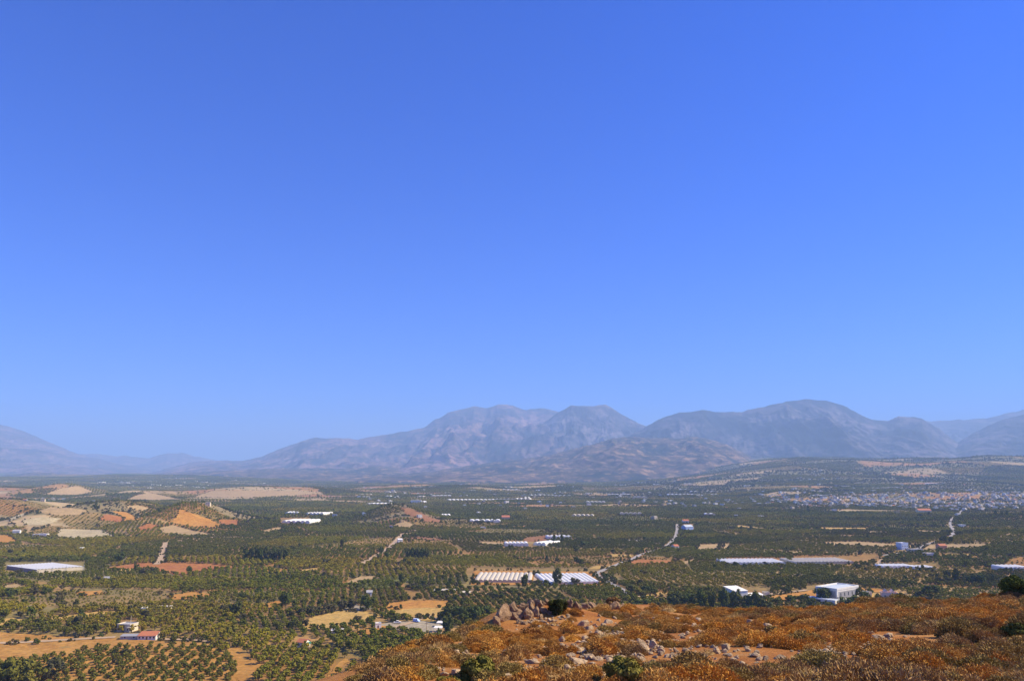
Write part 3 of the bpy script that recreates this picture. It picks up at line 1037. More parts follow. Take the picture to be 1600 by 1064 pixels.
# ------------------------------------------------------------------ where the trees of the groves stand
def grove_points():
    P, S, K, D = [], [], [], []
    tintp = (RNG.random(NS) * .9 + .1)
    for i in range(NS):
        sx, sy = SEED[i]
        r = SR[i]
        if r > 9000: continue
        cell = (95 if r < 700 else 130 if r < 1800 else 190 if r < 4000 else 270) * 1.15
        kind = PK[i]
        if kind == 1 and r < 2500: continue
        spc = PSP[i] * (1 if r < 620 else .86 if r < 1700 else 1.0 if r < 3000 else 1.5 if r < 5000 else 2.3)
        jit = .9
        if r < 620 and sx > -190: spc *= .80
        if kind == 2: spc *= 1.25; jit = 3.4
        if kind == 3: spc *= 1.05
        n = int(cell * 1.5 / spc)
        a, b = np.meshgrid(np.arange(-n, n + 1) * spc * 1.18, np.arange(-n - 4, n + 5) * spc * .80)
        ca, sa = math.cos(PROW[i]), math.sin(PROW[i])
        X = sx + a * ca - b * sa; Y = sy + a * sa + b * ca
        X = X.ravel() + RNG.normal(0, jit * .45, X.size); Y = Y.ravel() + RNG.normal(0, jit * .45, Y.size)
        m = (np.abs(X) < Y * .78 + 60) & (Y > 300)
        keep = {0: .96, 1: .05, 2: .55, 3: .86}[kind]
        m &= RNG.random(X.size) < keep
        X, Y = X[m], Y[m]
        if not len(X): continue
        lx, ly = (3.5, 5) if r < 620 else (5, 10)
        own = (parcel_of(X, Y) == i) & (parcel_of(X + lx, Y + ly) == i)
        X, Y = X[own], Y[own]
        if not len(X): continue
        sc0 = PSZ[i] * RNG.normal(1, .19, len(X)).clip(.5, 1.5) * (.98 if r < 620 else .84 if r < 1700 else .98 if r < 3000 else 1.35 if r < 5000 else 2.0)
        if kind == 3: sc0 *= .55
        if kind == 2: sc0 *= RNG.uniform(.5, 1.15, len(X))
        P.append(np.column_stack([X, Y])); S.append(sc0); K.append(np.full(len(X), kind)); D.append((tintp[i] + RNG.normal(0, .10, len(X))).clip(.1, 1))
    return np.concatenate(P), np.concatenate(S), np.concatenate(K), np.concatenate(D)


CLEAR = []      # extra outlines (buildings, yards, settlements) kept free, filled below


def px_clear(px0, py0, px1, py1):
    CLEAR.append([(px0, py0), (px1, py0), (px1, py1), (px0, py1)])


for q in [(6, 878, 134, 897), (1262, 914, 1346, 940), (1140, 918, 1204, 934), (1376, 926, 1405, 944), (1372, 866, 1340, 880), (1134, 872, 1230, 884), (1238, 869, 1340, 883), (1376, 880, 1468, 890),
          (1568, 882, 1640, 892), (186, 968, 212, 986), (176, 988, 252, 1001), (464, 997, 496, 1014), (660, 990, 684, 1000), (676, 966, 704, 990), (584, 966, 604, 982), (438, 809, 486, 820), (786, 846, 858, 856),
          (1066, 819, 1084, 830), (1400, 850, 1466, 862), (728, 888, 948, 918), (1400, 925, 1420, 945), (-20, 994, 250, 1022)]:
    px_clear(*q)


def keep_free(X, Y, Z):
    ok = np.ones(len(X), bool)
    for w in EXCL:
        xs = [p[0] for p in w]; ys = [p[1] for p in w]
        m = (X > min(xs)) & (X < max(xs)) & (Y > min(ys)) & (Y < max(ys)) & ok
        if m.any():
            k = np.where(m)[0]
            ok[k[inside(w, X[k], Y[k])]] = False
    px, py = project(X, Y, Z)
    for w in CLEAR:
        ok &= ~inside(w, px, py)
    return ok


GP, GS, GK, GT = grove_points()
GZ = terrain(GP[:, 0], GP[:, 1])
ok = keep_free(GP[:, 0], GP[:, 1], GZ)
_px, _py = project(GP[:, 0], GP[:, 1], GZ)
SOILPX = [p for k, p in FIELDS if k == 'soil']
for w in SOILPX: ok &= ~inside(w, _px, _py)
# the settlements keep fewer trees
TOWNPX = [(1195, 797), (1230, 790), (1300, 775), (1360, 771), (1480, 770), (1640, 766), (1640, 792), (1520, 796), (1440, 792), (1340, 790), (1260, 797)]
tn = inside(TOWNPX, _px, _py)
ok &= ~(tn & (RNG.random(len(GP)) < .72))
GP, GS, GK, GT, GZ, PXg, PYg = GP[ok], GS[ok], GK[ok], GT[ok], GZ[ok], _px[ok], _py[ok]

# the orchard on orange soil in the front corner: planted in rows, every tree its own object
front = []
rows_w = []
A0 = gp(-40, 1018)[:2]; A1 = gp(372, 1008)[:2]
ux = (A1 - A0) / np.linalg.norm(A1 - A0); uy = np.array([-ux[1], ux[0]])
for row in range(0, 16):
    k = 0
    L = []
    for j in range(-2, 60):
        p = A0 + ux * (j * 5.9 + (row % 2) * 1.2) - uy * (row * 5.6 + 1) + RNG.normal(0, .55, 2)
        z = float(terrain(p[0], p[1]))
        qx, qy = project(p[0], p[1], z)
        lim = 1012 + 12 * math.sin(qx / 60) - 14 * (qx / 370) if qx > 110 else 1022 + (110 - qx) * .13
        if qx < -12 or qx > 372 or qy < lim or qy > 1078: continue
        if inside(SOILPX[1], np.array([qx]), np.array([qy]))[0]: continue
        if qx < 250 and random.random() < .10: continue
        L.append((p[0], p[1], z, float(qx), float(qy)))
    front.append(L)
n_front = sum(len(l) for l in front)

# the nearest trees of the groves complete the 300 that are objects of their own
_d = np.sqrt(GP[:, 0] ** 2 + GP[:, 1] ** 2)
vis = (PXg > -10) & (PXg < 1610) & (PYg < 1072) & (GK == 0)
# hidden behind the near hillside?
silx = np.array([p[0] for p in SIL], float); sily = np.array([p[1] for p in SIL], float)
vis &= ~((PXg > 560) & (PYg > np.interp(PXg, silx, sily) - 2))
vis &= ~((PXg > 770) & (PXg < 980) & (PYg > 930))
order = np.argsort(np.where(vis, -GS / _d, 1))
singles = order[:max(0, 296 - n_front)]
mask = np.ones(len(GP), bool); mask[singles] = False

olives = []


def olive(kind, x, y, z, s, i, qx, qy):
    pr = (young_protos if kind else near_protos)[i % (5 if kind else 6)]
    t = empty('olive_tree', (x, y, z - .05), random.uniform(0, 6.28))
    t.scale = (s * random.uniform(.92, 1.1), s * random.uniform(.92, 1.1), s * random.uniform(.9, 1.12))
    link('trunk', pr[1], t); link('crown', pr[0], t)
    return t


SIZEW = lambda s: 'small' if s < .82 else 'low' if s < .95 else 'mid-sized' if s < 1.08 else 'broad'
for ri, L in enumerate(front):
    for j, (x, y, z, qx, qy) in enumerate(L):
        s = random.uniform(.85, 1.15)
        if qx < 20 and qy > 1040: s = 1.3
        t = olive(1, x, y, z, s, random.randrange(5), qx, qy)
        tag(t, 'young olive tree, %s from the left in the %s row below the track' % (ordinal(j + 1), ordinal(ri + 1)), 'olive tree', 'olive trees planted in rows on orange soil')
items = []
for i in singles:
    t = olive(0, GP[i, 0], GP[i, 1], GZ[i], GS[i], int(i) % 6, PXg[i], PYg[i])
    tag(t, None, 'olive tree', 'olive trees of the dense green groves')
    items.append((t, SIZEW(GS[i]), float(PXg[i]), float(PYg[i])))
rank_labels(items, [('the red-roofed hut with green awning', 476, 1006), ('the white farmhouse with long red roof', 232, 996), ('the cream house with a tall mast', 198, 980), ('the blue container shed', 670, 996),
                    ('the bare strip through the grove', 520, 1045), ('the ochre stubble field', 520, 970), ('the pale track at the frame edge', 5, 1004), ('the stony slope edge', 640, 1030)],
            '{look} olive tree, {rank} {mark}')

# the remaining groves: one mass
gp_, gs_, gk_, gz_, gt_ = GP[mask], GS[mask], GK[mask], GZ[mask], GT[mask]
dd = np.hypot(gp_[:, 0], gp_[:, 1])
for nm, sel, protos, lab in (
        ('olive_grove', (dd < 1500) & (gk_ != 2), grove_near, 'green olive groves in rows covering the near plain'),
        ('distant_olive_grove', (dd >= 1500) & (gk_ != 2), grove_far, 'hazy olive groves in rows covering the far plain'),
        ('scrub_woodland', gk_ == 2, grove_wild, 'dark scattered scrub trees on the low hills')):
    n = int(sel.sum())
    print(nm, n)
    s = gs_[sel]
    stuff_instances(nm, protos, np.column_stack([gp_[sel], gz_[sel] - .1]), np.column_stack([np.zeros(n), np.zeros(n), RNG.uniform(0, 6.28, n)]),
                    np.column_stack([s * RNG.uniform(.9, 1.12, n), s * RNG.uniform(.9, 1.12, n), s * RNG.uniform(.85, 1.2, n)]), RNG.integers(0, len(protos), n), lab, None, gt_[sel])
hx, hy = [], []
for w in EXCL:
    for i in range(len(w)):
        a, b = w[i], w[(i + 1) % len(w)]
        L = math.hypot(b[0] - a[0], b[1] - a[1])
        dist = math.hypot(a[0], a[1])
        t = random.uniform(0, 8)
        while t < L:
            f = t / L
            if vnoise(np.array([(a[0] + (b[0] - a[0]) * f) / 22]), np.array([(a[1] + (b[1] - a[1]) * f) / 22]))[0] > .42:
                hx.append(a[0] + (b[0] - a[0]) * f + random.gauss(0, 1.6)); hy.append(a[1] + (b[1] - a[1]) * f + random.gauss(0, 1.6))
            t += random.uniform(2.2, 7) * (1 if dist < 1500 else 1.6)
cand = RNG.random((60000, 2)) * np.array([3400, 2400]) + np.array([-1700, 380])
cn = fbm(cand[:, 0] / 70, cand[:, 1] / 45, 4)
cand = cand[(cn > .60) & (np.abs(cand[:, 0]) < cand[:, 1] * .75 + 30)]
cz = terrain(cand[:, 0], cand[:, 1])
cand = cand[keep_free(cand[:, 0], cand[:, 1], cz)]
hx = np.concatenate([np.array(hx), cand[:, 0]]); hy = np.concatenate([np.array(hy), cand[:, 1]])
hz = terrain(hx, hy)
n = len(hx)
hs = RNG.uniform(.35, 1.15, n) * np.where(RNG.random(n) < .12, 1.35, 1) * np.where(np.arange(n) < n - len(cand), .72, 1)
stuff_instances('hedgerow_scrub', grove_wild, np.column_stack([hx, hy, hz - .1]), np.column_stack([np.zeros(n), np.zeros(n), RNG.uniform(0, 6.28, n)]), np.column_stack([hs, hs, hs * RNG.uniform(.8, 1.4, n)]), RNG.integers(0, len(grove_wild), n), 'wild dark scrub along field edges and between groves', None, RNG.uniform(.25, 1, n))
print('olive individuals', n_front, len(singles))

# ------------------------------------------------------------------ rocks on the hillside
def rock_mat(name, a, b_, lich=(.25, .22, .17)):
    m, nt, b = new_mat(name)
    tc = nt.nodes.new('ShaderNodeTexCoord')
    n1 = nt.nodes.new('ShaderNodeTexNoise'); n1.inputs['Scale'].default_value = 2.3; n1.inputs['Detail'].default_value = 8; n1.inputs['Roughness'].default_value = .7
    nt.links.new(tc.outputs['Object'], n1.inputs['Vector'])
    c = ramp(nt, n1.outputs['Fac'], (0.33, lich), (0.48, a), (0.7, b_))
    oi = nt.nodes.new('ShaderNodeObjectInfo')
    v = ramp(nt, oi.outputs['Random'], (0, (.72, .70, .68)), (1, (1.15, 1.12, 1.08)))
    c = mixc(nt, 1.0, c, v, 'MULTIPLY')
    nt.links.new(c, b.inputs['Base Color'])
    b.inputs['Roughness'].default_value = .92
    bump(nt, b, n1.outputs['Fac'], .6, .15)
    return m


PALE = rock_mat('pale_limestone', (.46, .33, .19), (.60, .46, .29), (.25, .18, .11))
TANROCK = rock_mat('tan_limestone', (.28, .175, .095), (.42, .29, .17), (.12, .075, .045))
PALES = [rock_mesh(300 + i, PALE) for i in range(9)]
TANS = [rock_mesh(330 + i, TANROCK, .75) for i in range(8)]

ROCKS = [(910, 977, 14), (919, 983, 12), (897, 996, 7), (916, 1001, 11), (905, 999, 8), (879, 1002, 10), (884, 1019, 13), (907, 1018, 10), (920, 1018, 12), (952, 973, 12), (942, 978, 7), (937, 992, 13),
         (904, 1037, 19), (952, 1034, 8), (1003, 1016, 15), (1004, 1008, 10), (1021, 1011, 16), (1032, 1019, 8), (1018, 1018, 10), (1044, 999, 8), (1057, 1004, 10), (1067, 993, 9), (1088, 999, 18),
         (984, 965, 6), (1021, 967, 5), (1019, 959, 4), (1032, 993, 9), (1078, 983, 9), (1090, 974, 11), (1085, 970, 8), (1120, 1020, 12), (1136, 1016, 12), (1094, 1038, 13), (1124, 1041, 17), (1137, 1039, 9),
         (687, 1040, 10), (611, 1061, 19), (588, 1066, 9), (723, 1006, 9), (733, 1005, 8), (790, 1027, 19), (832, 1036, 20), (816, 1047, 10), (712, 1053, 14), (851, 1014, 8), (787, 1011, 6),
         (1372, 996, 17), (1388, 995, 10), (1347, 999, 10), (1358, 1010, 9), (1345, 1017, 13), (1361, 1015, 12), (1296, 1021, 17), (1233, 1003, 12), (1196, 991, 9), (1198, 979, 11), (1583, 986, 22), (1594, 984, 10), (1171, 973, 11)]
HMARKS = [('the pale boulder pair by the outcrop', 913, 980), ('the rounded green bush', 975, 1045), ('the smaller green bush', 746, 1045), ('the grey boulders mid-slope', 1012, 1012), ('the bare sandy path', 1380, 1004),
          ('the rocky outcrop', 840, 955), ('the split boulder at the frame edge', 1586, 982), ('the flat slab above the scree', 1090, 998), ('the stony bottom edge of the slope', 620, 1056),
          ('the white hall beyond the crest', 1305, 950), ('the pink house beyond the crest', 1390, 945), ('the dark tree on the far crest', 1592, 930), ('the lower frame edge', 1300, 1060), ('the corner of the frame', 1560, 1055), ('the cypress row beyond the crest', 1140, 950)]
ritems = []


def put_rock(px, py, w, protos, name='boulder', flat=None, sink=.16, look=None):
    p = hill_on(px, py)
    if p is None: return None
    s = w / FPX * p[1] * (.74 if name == 'boulder' else .56)
    o = link(name, random.choice(protos), None, (p[0], p[1], p[2] - sink * s), random.uniform(0, 6.28))
    fl = flat if flat else random.uniform(.6, 1.0)
    o.scale = (s * random.uniform(.9, 1.25), s * random.uniform(.8, 1.1), s * fl)
    o.rotation_euler = (random.uniform(-.25, .25), random.uniform(-.25, .25), o.rotation_euler.z)
    tag(o, None, 'rock', 'loose rocks on the scrub slope' if name == 'boulder' else None)
    ritems.append((o, look or ('low flat pale' if fl < .72 else 'blocky pale'), px, py))
    return o


for (px, py, w) in ROCKS:
    put_rock(px, py, w, PALES, flat=.42 if w > 15 and random.random() < .6 else None)
for i in range(225):
    px = random.gauss(1010, 170); py = random.uniform(952, 1062)
    if i % 3 == 0: px = random.uniform(600, 1500)
    w = random.choice([3, 3.5, 4, 4, 5, 6, 7.5]) * (.7 + (py - 950) / 160)
    if px < 580 or px > 1600: continue
    if py < np.interp(px, silx, sily) + 4: continue
    put_rock(px, py, w, PALES, look='small pale')
rank_labels(ritems, HMARKS, '{look} rock, {rank} {mark}')
# the outcrop on the crest
ritems = []
OUT = [(786, 966, 30), (797, 958, 30), (808, 962, 20), (815, 952, 16), (823, 962, 17), (830, 952, 15), (838, 958, 16), (842, 945, 14), (850, 952, 13), (828, 942, 14), (818, 945, 12), (836, 938, 13), (847, 938, 15), (806, 950, 14),
       (812, 970, 10), (776, 974, 16), (855, 942, 11), (800, 946, 10), (792, 946, 9), (820, 972, 9), (846, 963, 9), (858, 956, 9), (832, 968, 10), (864, 948, 12), (778, 962, 9),
       (884, 943, 12), (892, 941, 14), (901, 943, 15), (913, 940, 13), (918, 943, 10), (927, 943, 16), (945, 945, 10), (962, 948, 17), (974, 948, 12), (955, 947, 9), (936, 944, 8)]
for (px, py, w) in OUT:
    big = w > 25
    put_rock(px, py + 3, w, TANS, 'outcrop_boulder', 1.15 if big else random.uniform(.85, 1.25), .2, 'towering brown' if big else 'brown jagged' if px < 870 else 'tan weathered')
for o, *_ in ritems: o['group'] = 'boulders of the outcrop on the crest'
rank_labels(ritems, [('the shaded cliff end of the outcrop', 784, 970), ('the dark bush on the outcrop', 871, 945), ('the centre of the outcrop', 826, 955), ('the dry tuft along the crest', 958, 935)], '{look} boulder, {rank} {mark}')

# gravel and scree nobody would count
gpts = []
for i in range(1700):
    if i % 3 == 0: px, py = random.gauss(950, 26), random.gauss(1013, 9)
    elif i % 3 == 1: px, py = random.gauss(1060, 260), random.uniform(955, 1062)
    else: px, py = random.choice([(1140, 981), (840, 968), (1300, 1020), (1375, 1006), (985, 994), (1060, 975), (700, 1030)]); px += random.gauss(0, 22); py += random.gauss(0, 6)
    if px < 570 or py > 1063 or py < np.interp(px, silx, sily) + 3: continue
    gpts.append((px, py))
gP = [hill_at(*q) for q in gpts]
gP = np.array([p for p in gP if p is not None])
n = len(gP)
gs = RNG.uniform(.035, .13, n)
PEB = [rock_mesh(360 + i, PALE, .3, 2, 'pebble') for i in range(4)]
stuff_instances('scree', PEB, gP, np.column_stack([RNG.normal(0, .3, n), RNG.normal(0, .3, n), RNG.uniform(0, 6.28, n)]), np.column_stack([gs * 1.2, gs, gs * .8]), RNG.integers(0, 4, n), 'pale scree and gravel between the dry shrubs')

# ------------------------------------------------------------------ dry cushion shrubs
def cushion(seed, n, mat, ln=.085, wd=.04, top=.78, spread=1.0, name='cushion'):
    g = np.random.default_rng(seed)
    q = g.normal(size=(n, 3)); q[:, 2] = np.abs(q[:, 2]) * 1.1
    q /= np.linalg.norm(q, axis=1, keepdims=True)
    o = g.random(2) * 40
    az = np.arctan2(q[:, 1], q[:, 0])
    lump = .62 + .68 * fbm(np.cos(az) * 1.3 + o[0] + q[:, 2], np.sin(az) * 1.3 + o[1] + q[:, 2], 3)
    rr = (g.uniform(.74, 1.02, n) * lump)[:, None]
    C = q * rr * np.array([spread, spread, top])
    d = q + g.normal(size=(n, 3)) * .45; d[:, 2] += .25
    d /= np.linalg.norm(d, axis=1, keepdims=True)
    side = np.cross(d, g.normal(size=(n, 3))); side /= np.linalg.norm(side, axis=1, keepdims=True)
    l = (ln * g.uniform(.5, 1.5, n))[:, None]; w = (wd * g.uniform(.6, 1.6, n))[:, None]
    V = np.stack([C - d * l - side * w * .4, C - d * l + side * w * .4, C + d * l * .3 + side * w, C + d * l, C + d * l * .3 - side * w], 1)
    V4 = np.stack([V[:, 0], V[:, 2], V[:, 3], V[:, 4]], 1).reshape(-1, 3)
    F4 = np.arange(4 * n).reshape(n, 4)
    T4 = np.repeat(g.random(n), 4)
    Vc, Fc = ICO2
    az = np.arctan2(Vc[:, 1], Vc[:, 0])
    lump = .62 + .68 * fbm(np.cos(az) * 1.3 + o[0] + Vc[:, 2], np.sin(az) * 1.3 + o[1] + Vc[:, 2], 3)
    Vc = Vc * (lump * .74 * g.uniform(.85, 1.1, len(Vc)))[:, None] * np.array([spread, spread, top])
    V = np.concatenate([V4, Vc]); T = np.concatenate([T4, g.uniform(.2, .7, len(Vc))])
    faces = F4.tolist() + (Fc + len(V4)).tolist()
    me = bpy.data.meshes.new(name)
    me.from_pydata(V.tolist(), [], faces)
    me.materials.append(mat)
    a = me.attributes.new('leaf_tint', 'FLOAT', 'POINT'); a.data.foreach_set('value', T.astype(np.float32))
    return me


RUST = leaf_mat('rust_twigs', [(.58, .265, .045), (.66, .335, .07), (.45, .19, .038), (.64, .37, .11), (.30, .135, .04), (.54, .26, .055)], .22, (.46, .265, .08), patchfac=.6)
BROWN = leaf_mat('brown_twigs', [(.34, .21, .09), (.44, .27, .11), (.24, .145, .065)], .3, (.46, .24, .07), patchfac=.5)
OLIVEBROWN = leaf_mat('olive_brown_twigs', [(.30, .21, .07), (.34, .24, .075), (.27, .20, .065)], .3, (.38, .21, .07), patchfac=.5)
STRAW = leaf_mat('straw_stems', [(.50, .33, .13), (.44, .27, .10)])
KINDS = [('rust-orange', [cushion(400 + i, 3000, RUST, .05, .02) for i in range(5)]), ('grey-brown', [cushion(420 + i, 3000, BROWN, .07, .016, .82) for i in range(4)]),
         ('olive-brown', [cushion(440 + i, 2800, OLIVEBROWN, .055, .021, .82) for i in range(3)]), ('straw-coloured', [cushion(460 + i, 420, STRAW, .2, .012, .7) for i in range(2)])]


def shrub_points():
    xs, ys = np.meshgrid(np.arange(-16, 78, .64), np.arange(13, 84, .64))
    X = xs.ravel() + RNG.uniform(-.3, .3, xs.size); Y = ys.ravel() + RNG.uniform(-.3, .3, xs.size)
    Z = hill(X, Y)
    px, py = project(X, Y, Z)
    m = (px > 540) & (px < 1660) & (py < 1110) & (Y > 12)
    m &= py > np.interp(px, silx, sily) - np.where(px < 790, 14, 3)
    X, Y, Z, px, py = X[m], Y[m], Z[m], px[m], py[m]
    cl = fbm(X / 2.6 + 11, Y / 2.6, 3)
    dens = .45 + 2.0 * (cl - .38)
    rocky = np.exp(-(((px - 1010) / 130) ** 2)) * ((py > 955) & (py < 1050))
    dens -= .15 * rocky
    path = np.exp(-(((px - 1385) / 40) ** 2 + ((py - 1004) / 11) ** 2)) + .8 * np.exp(-(((px - 1420) / 45) ** 2 + ((py - 1008) / 5) ** 2))
    dens -= 1.1 * path
    dens += .13 * sstep(1120, 1300, px) + .2 * (py > 1040)
    dens += .3 * ((py < np.interp(px, silx, sily) + 12) & (px < 790))
    k = RNG.random(len(X)) < dens
    for (rx, ry, rw) in ROCKS + OUT:
        k &= ~((np.abs(px - rx) < rw * .75) & (py - ry < rw * .8) & (ry - py < rw * .6))
    X, Y, Z, px, py = X[k], Y[k], Z[k], px[k], py[k]
    s = RNG.uniform(.20, .48, len(X)) * (1 + .35 * sstep(1150, 1400, px)) * (1 + .35 * (RNG.random(len(X)) < .12))
    t = fbm(X / 5.5 + 2, Y / 5.5, 3) + .17 * sstep(1150, 1500, px) + .14 * sstep(1010, 1060, py) * sstep(1050, 1250, px) + .24 * ((px < 800) & (py < np.interp(px, silx, sily) + 22)) + RNG.normal(0, .06, len(X))
    kind = np.where(t > .63, 1, 0)
    kind = np.where((t > .60) & (RNG.random(len(X)) < .42), 2, kind)
    kind = np.where(RNG.random(len(X)) < .05, 3, kind)
    return X, Y, Z, px, py, s, kind


SX, SY, SZ, SPX, SPY, SS, SK = shrub_points()
seen = (SPX > 0) & (SPX < 1605) & (SPY < 1066) & (SPY > np.interp(SPX, silx, sily))
o_ = np.argsort(np.where(seen, -SS / SY, 1))[:298]
smask = np.ones(len(SX), bool); smask[o_] = False
its = []
for i in o_:
    nm, pr = KINDS[SK[i]]
    o = link('cushion_shrub', random.choice(pr), None, (SX[i], SY[i], SZ[i] - .05), random.uniform(0, 6.28))
    s = SS[i]
    o.scale = (s * random.uniform(.95, 1.3), s * random.uniform(.95, 1.3), s * random.uniform(.85, 1.15))
    tag(o, None, 'shrub', 'dry cushion shrubs on the slope')
    its.append((o, nm, float(SPX[i]), float(SPY[i])))
rank_labels(its, HMARKS, '{look} cushion shrub, {rank} {mark}')
n = int(smask.sum())
allp = [m for _, l in KINDS for m in l]
base = np.cumsum([0] + [len(l) for _, l in KINDS])
pick = np.array([base[k] + random.randrange(len(KINDS[k][1])) for k in SK[smask]])
s = SS[smask]
stuff_instances('dry_scrub', allp, np.column_stack([SX, SY, SZ - .05])[smask], np.column_stack([np.zeros(n), np.zeros(n), RNG.uniform(0, 6.28, n)]),
                np.column_stack([s * RNG.uniform(.95, 1.3, n), s * RNG.uniform(.95, 1.3, n), s * RNG.uniform(.85, 1.15, n)]), pick, 'rust and brown dry scrub covering the stony slope')
print('scrub', n)

# green bushes on the slope
def bush(px, py, wpx, hpx, mat, label, seed, nl=2600, name='green_bush', off=0):
    p = hill_on(px, py)
    s = wpx / FPX * p[1] / 2; h = hpx / FPX * p[1]
    t = empty(name, (p[0], p[1], p[2] - .05))
    c = crown(seed, s, h / 2 * .95, 0.0, 34, nl * 3, .042 * max(1, s * 1.2), mat, core=.72)
    link('crown', c, t)
    link('trunk', trunk_mesh(seed, h * .35, .04, s * .5, BARK), t)
    tag(t, label, 'bush')
    return t


bush(746, 1066, 52, 40, BUSHLEAF, 'rounded green bush on the slope with boulders to its left', 500)
bush(976, 1070, 58, 46, BUSHLEAF, 'largest rounded green bush on the rusty slope, below the scree', 501)
bush(700, 1076, 34, 22, BUSHLEAF, 'low green bush cut off by the lower frame edge', 502)
bush(871, 958, 26, 24, DEEPLEAF, 'dark evergreen bush among the outcrop boulders', 503)
bush(958, 944, 20, 14, BROWN, 'dry brown tuft on the crest beside the outcrop', 504)
bush(1592, 934, 46, 34, DARKLEAF, 'dark evergreen tree on the crest at the frame edge', 505, name='evergreen_bush')
bush(1592, 1000, 40, 26, DARKLEAF, 'dark bush below the split boulder at the frame edge', 506)
bush(1206, 992, 26, 15, OLIVEBROWN, 'olive-brown bush on the slope beside a dark rock', 507)

# ------------------------------------------------------------------ single trees the photo picks out of the plain
TALLS = []
for k in range(3):
    TALLS.append((crown(520 + k, .42, .5, .06, 22, 700, .06, DARKLEAF, conic=.35), trunk_mesh(60 + k, .16, .03, .16, BARK)))
ROUND = [(crown(540 + k, .52, .42, .12, 20, 700, .065, DARKLEAF), trunk_mesh(70 + k, .2, .035, .28, BARK)) for k in range(3)]
GREYR = [(crown(560 + k, .52, .42, .12, 18, 600, .065, GREYLEAF), trunk_mesh(80 + k, .2, .035, .28, BARK)) for k in range(3)]
GREENR = [(crown(580 + k, .52, .42, .12, 20, 700, .06, OLIVE_NEAR), trunk_mesh(90 + k, .2, .035, .28, BARK)) for k in range(2)]
CYP = [(crown(600 + k, .16, .5, .03, 16, 500, .045, DARKLEAF, conic=.5), trunk_mesh(96 + k, .1, .02, .05, BARK)) for k in range(2)]
TKIND = {'t': (TALLS, 'tall dark'), 'r': (ROUND, 'round dark'), 'g': (GREYR, 'grey-green'), 'o': (GREENR, 'large green'), 'c': (CYP, 'slim pointed')}
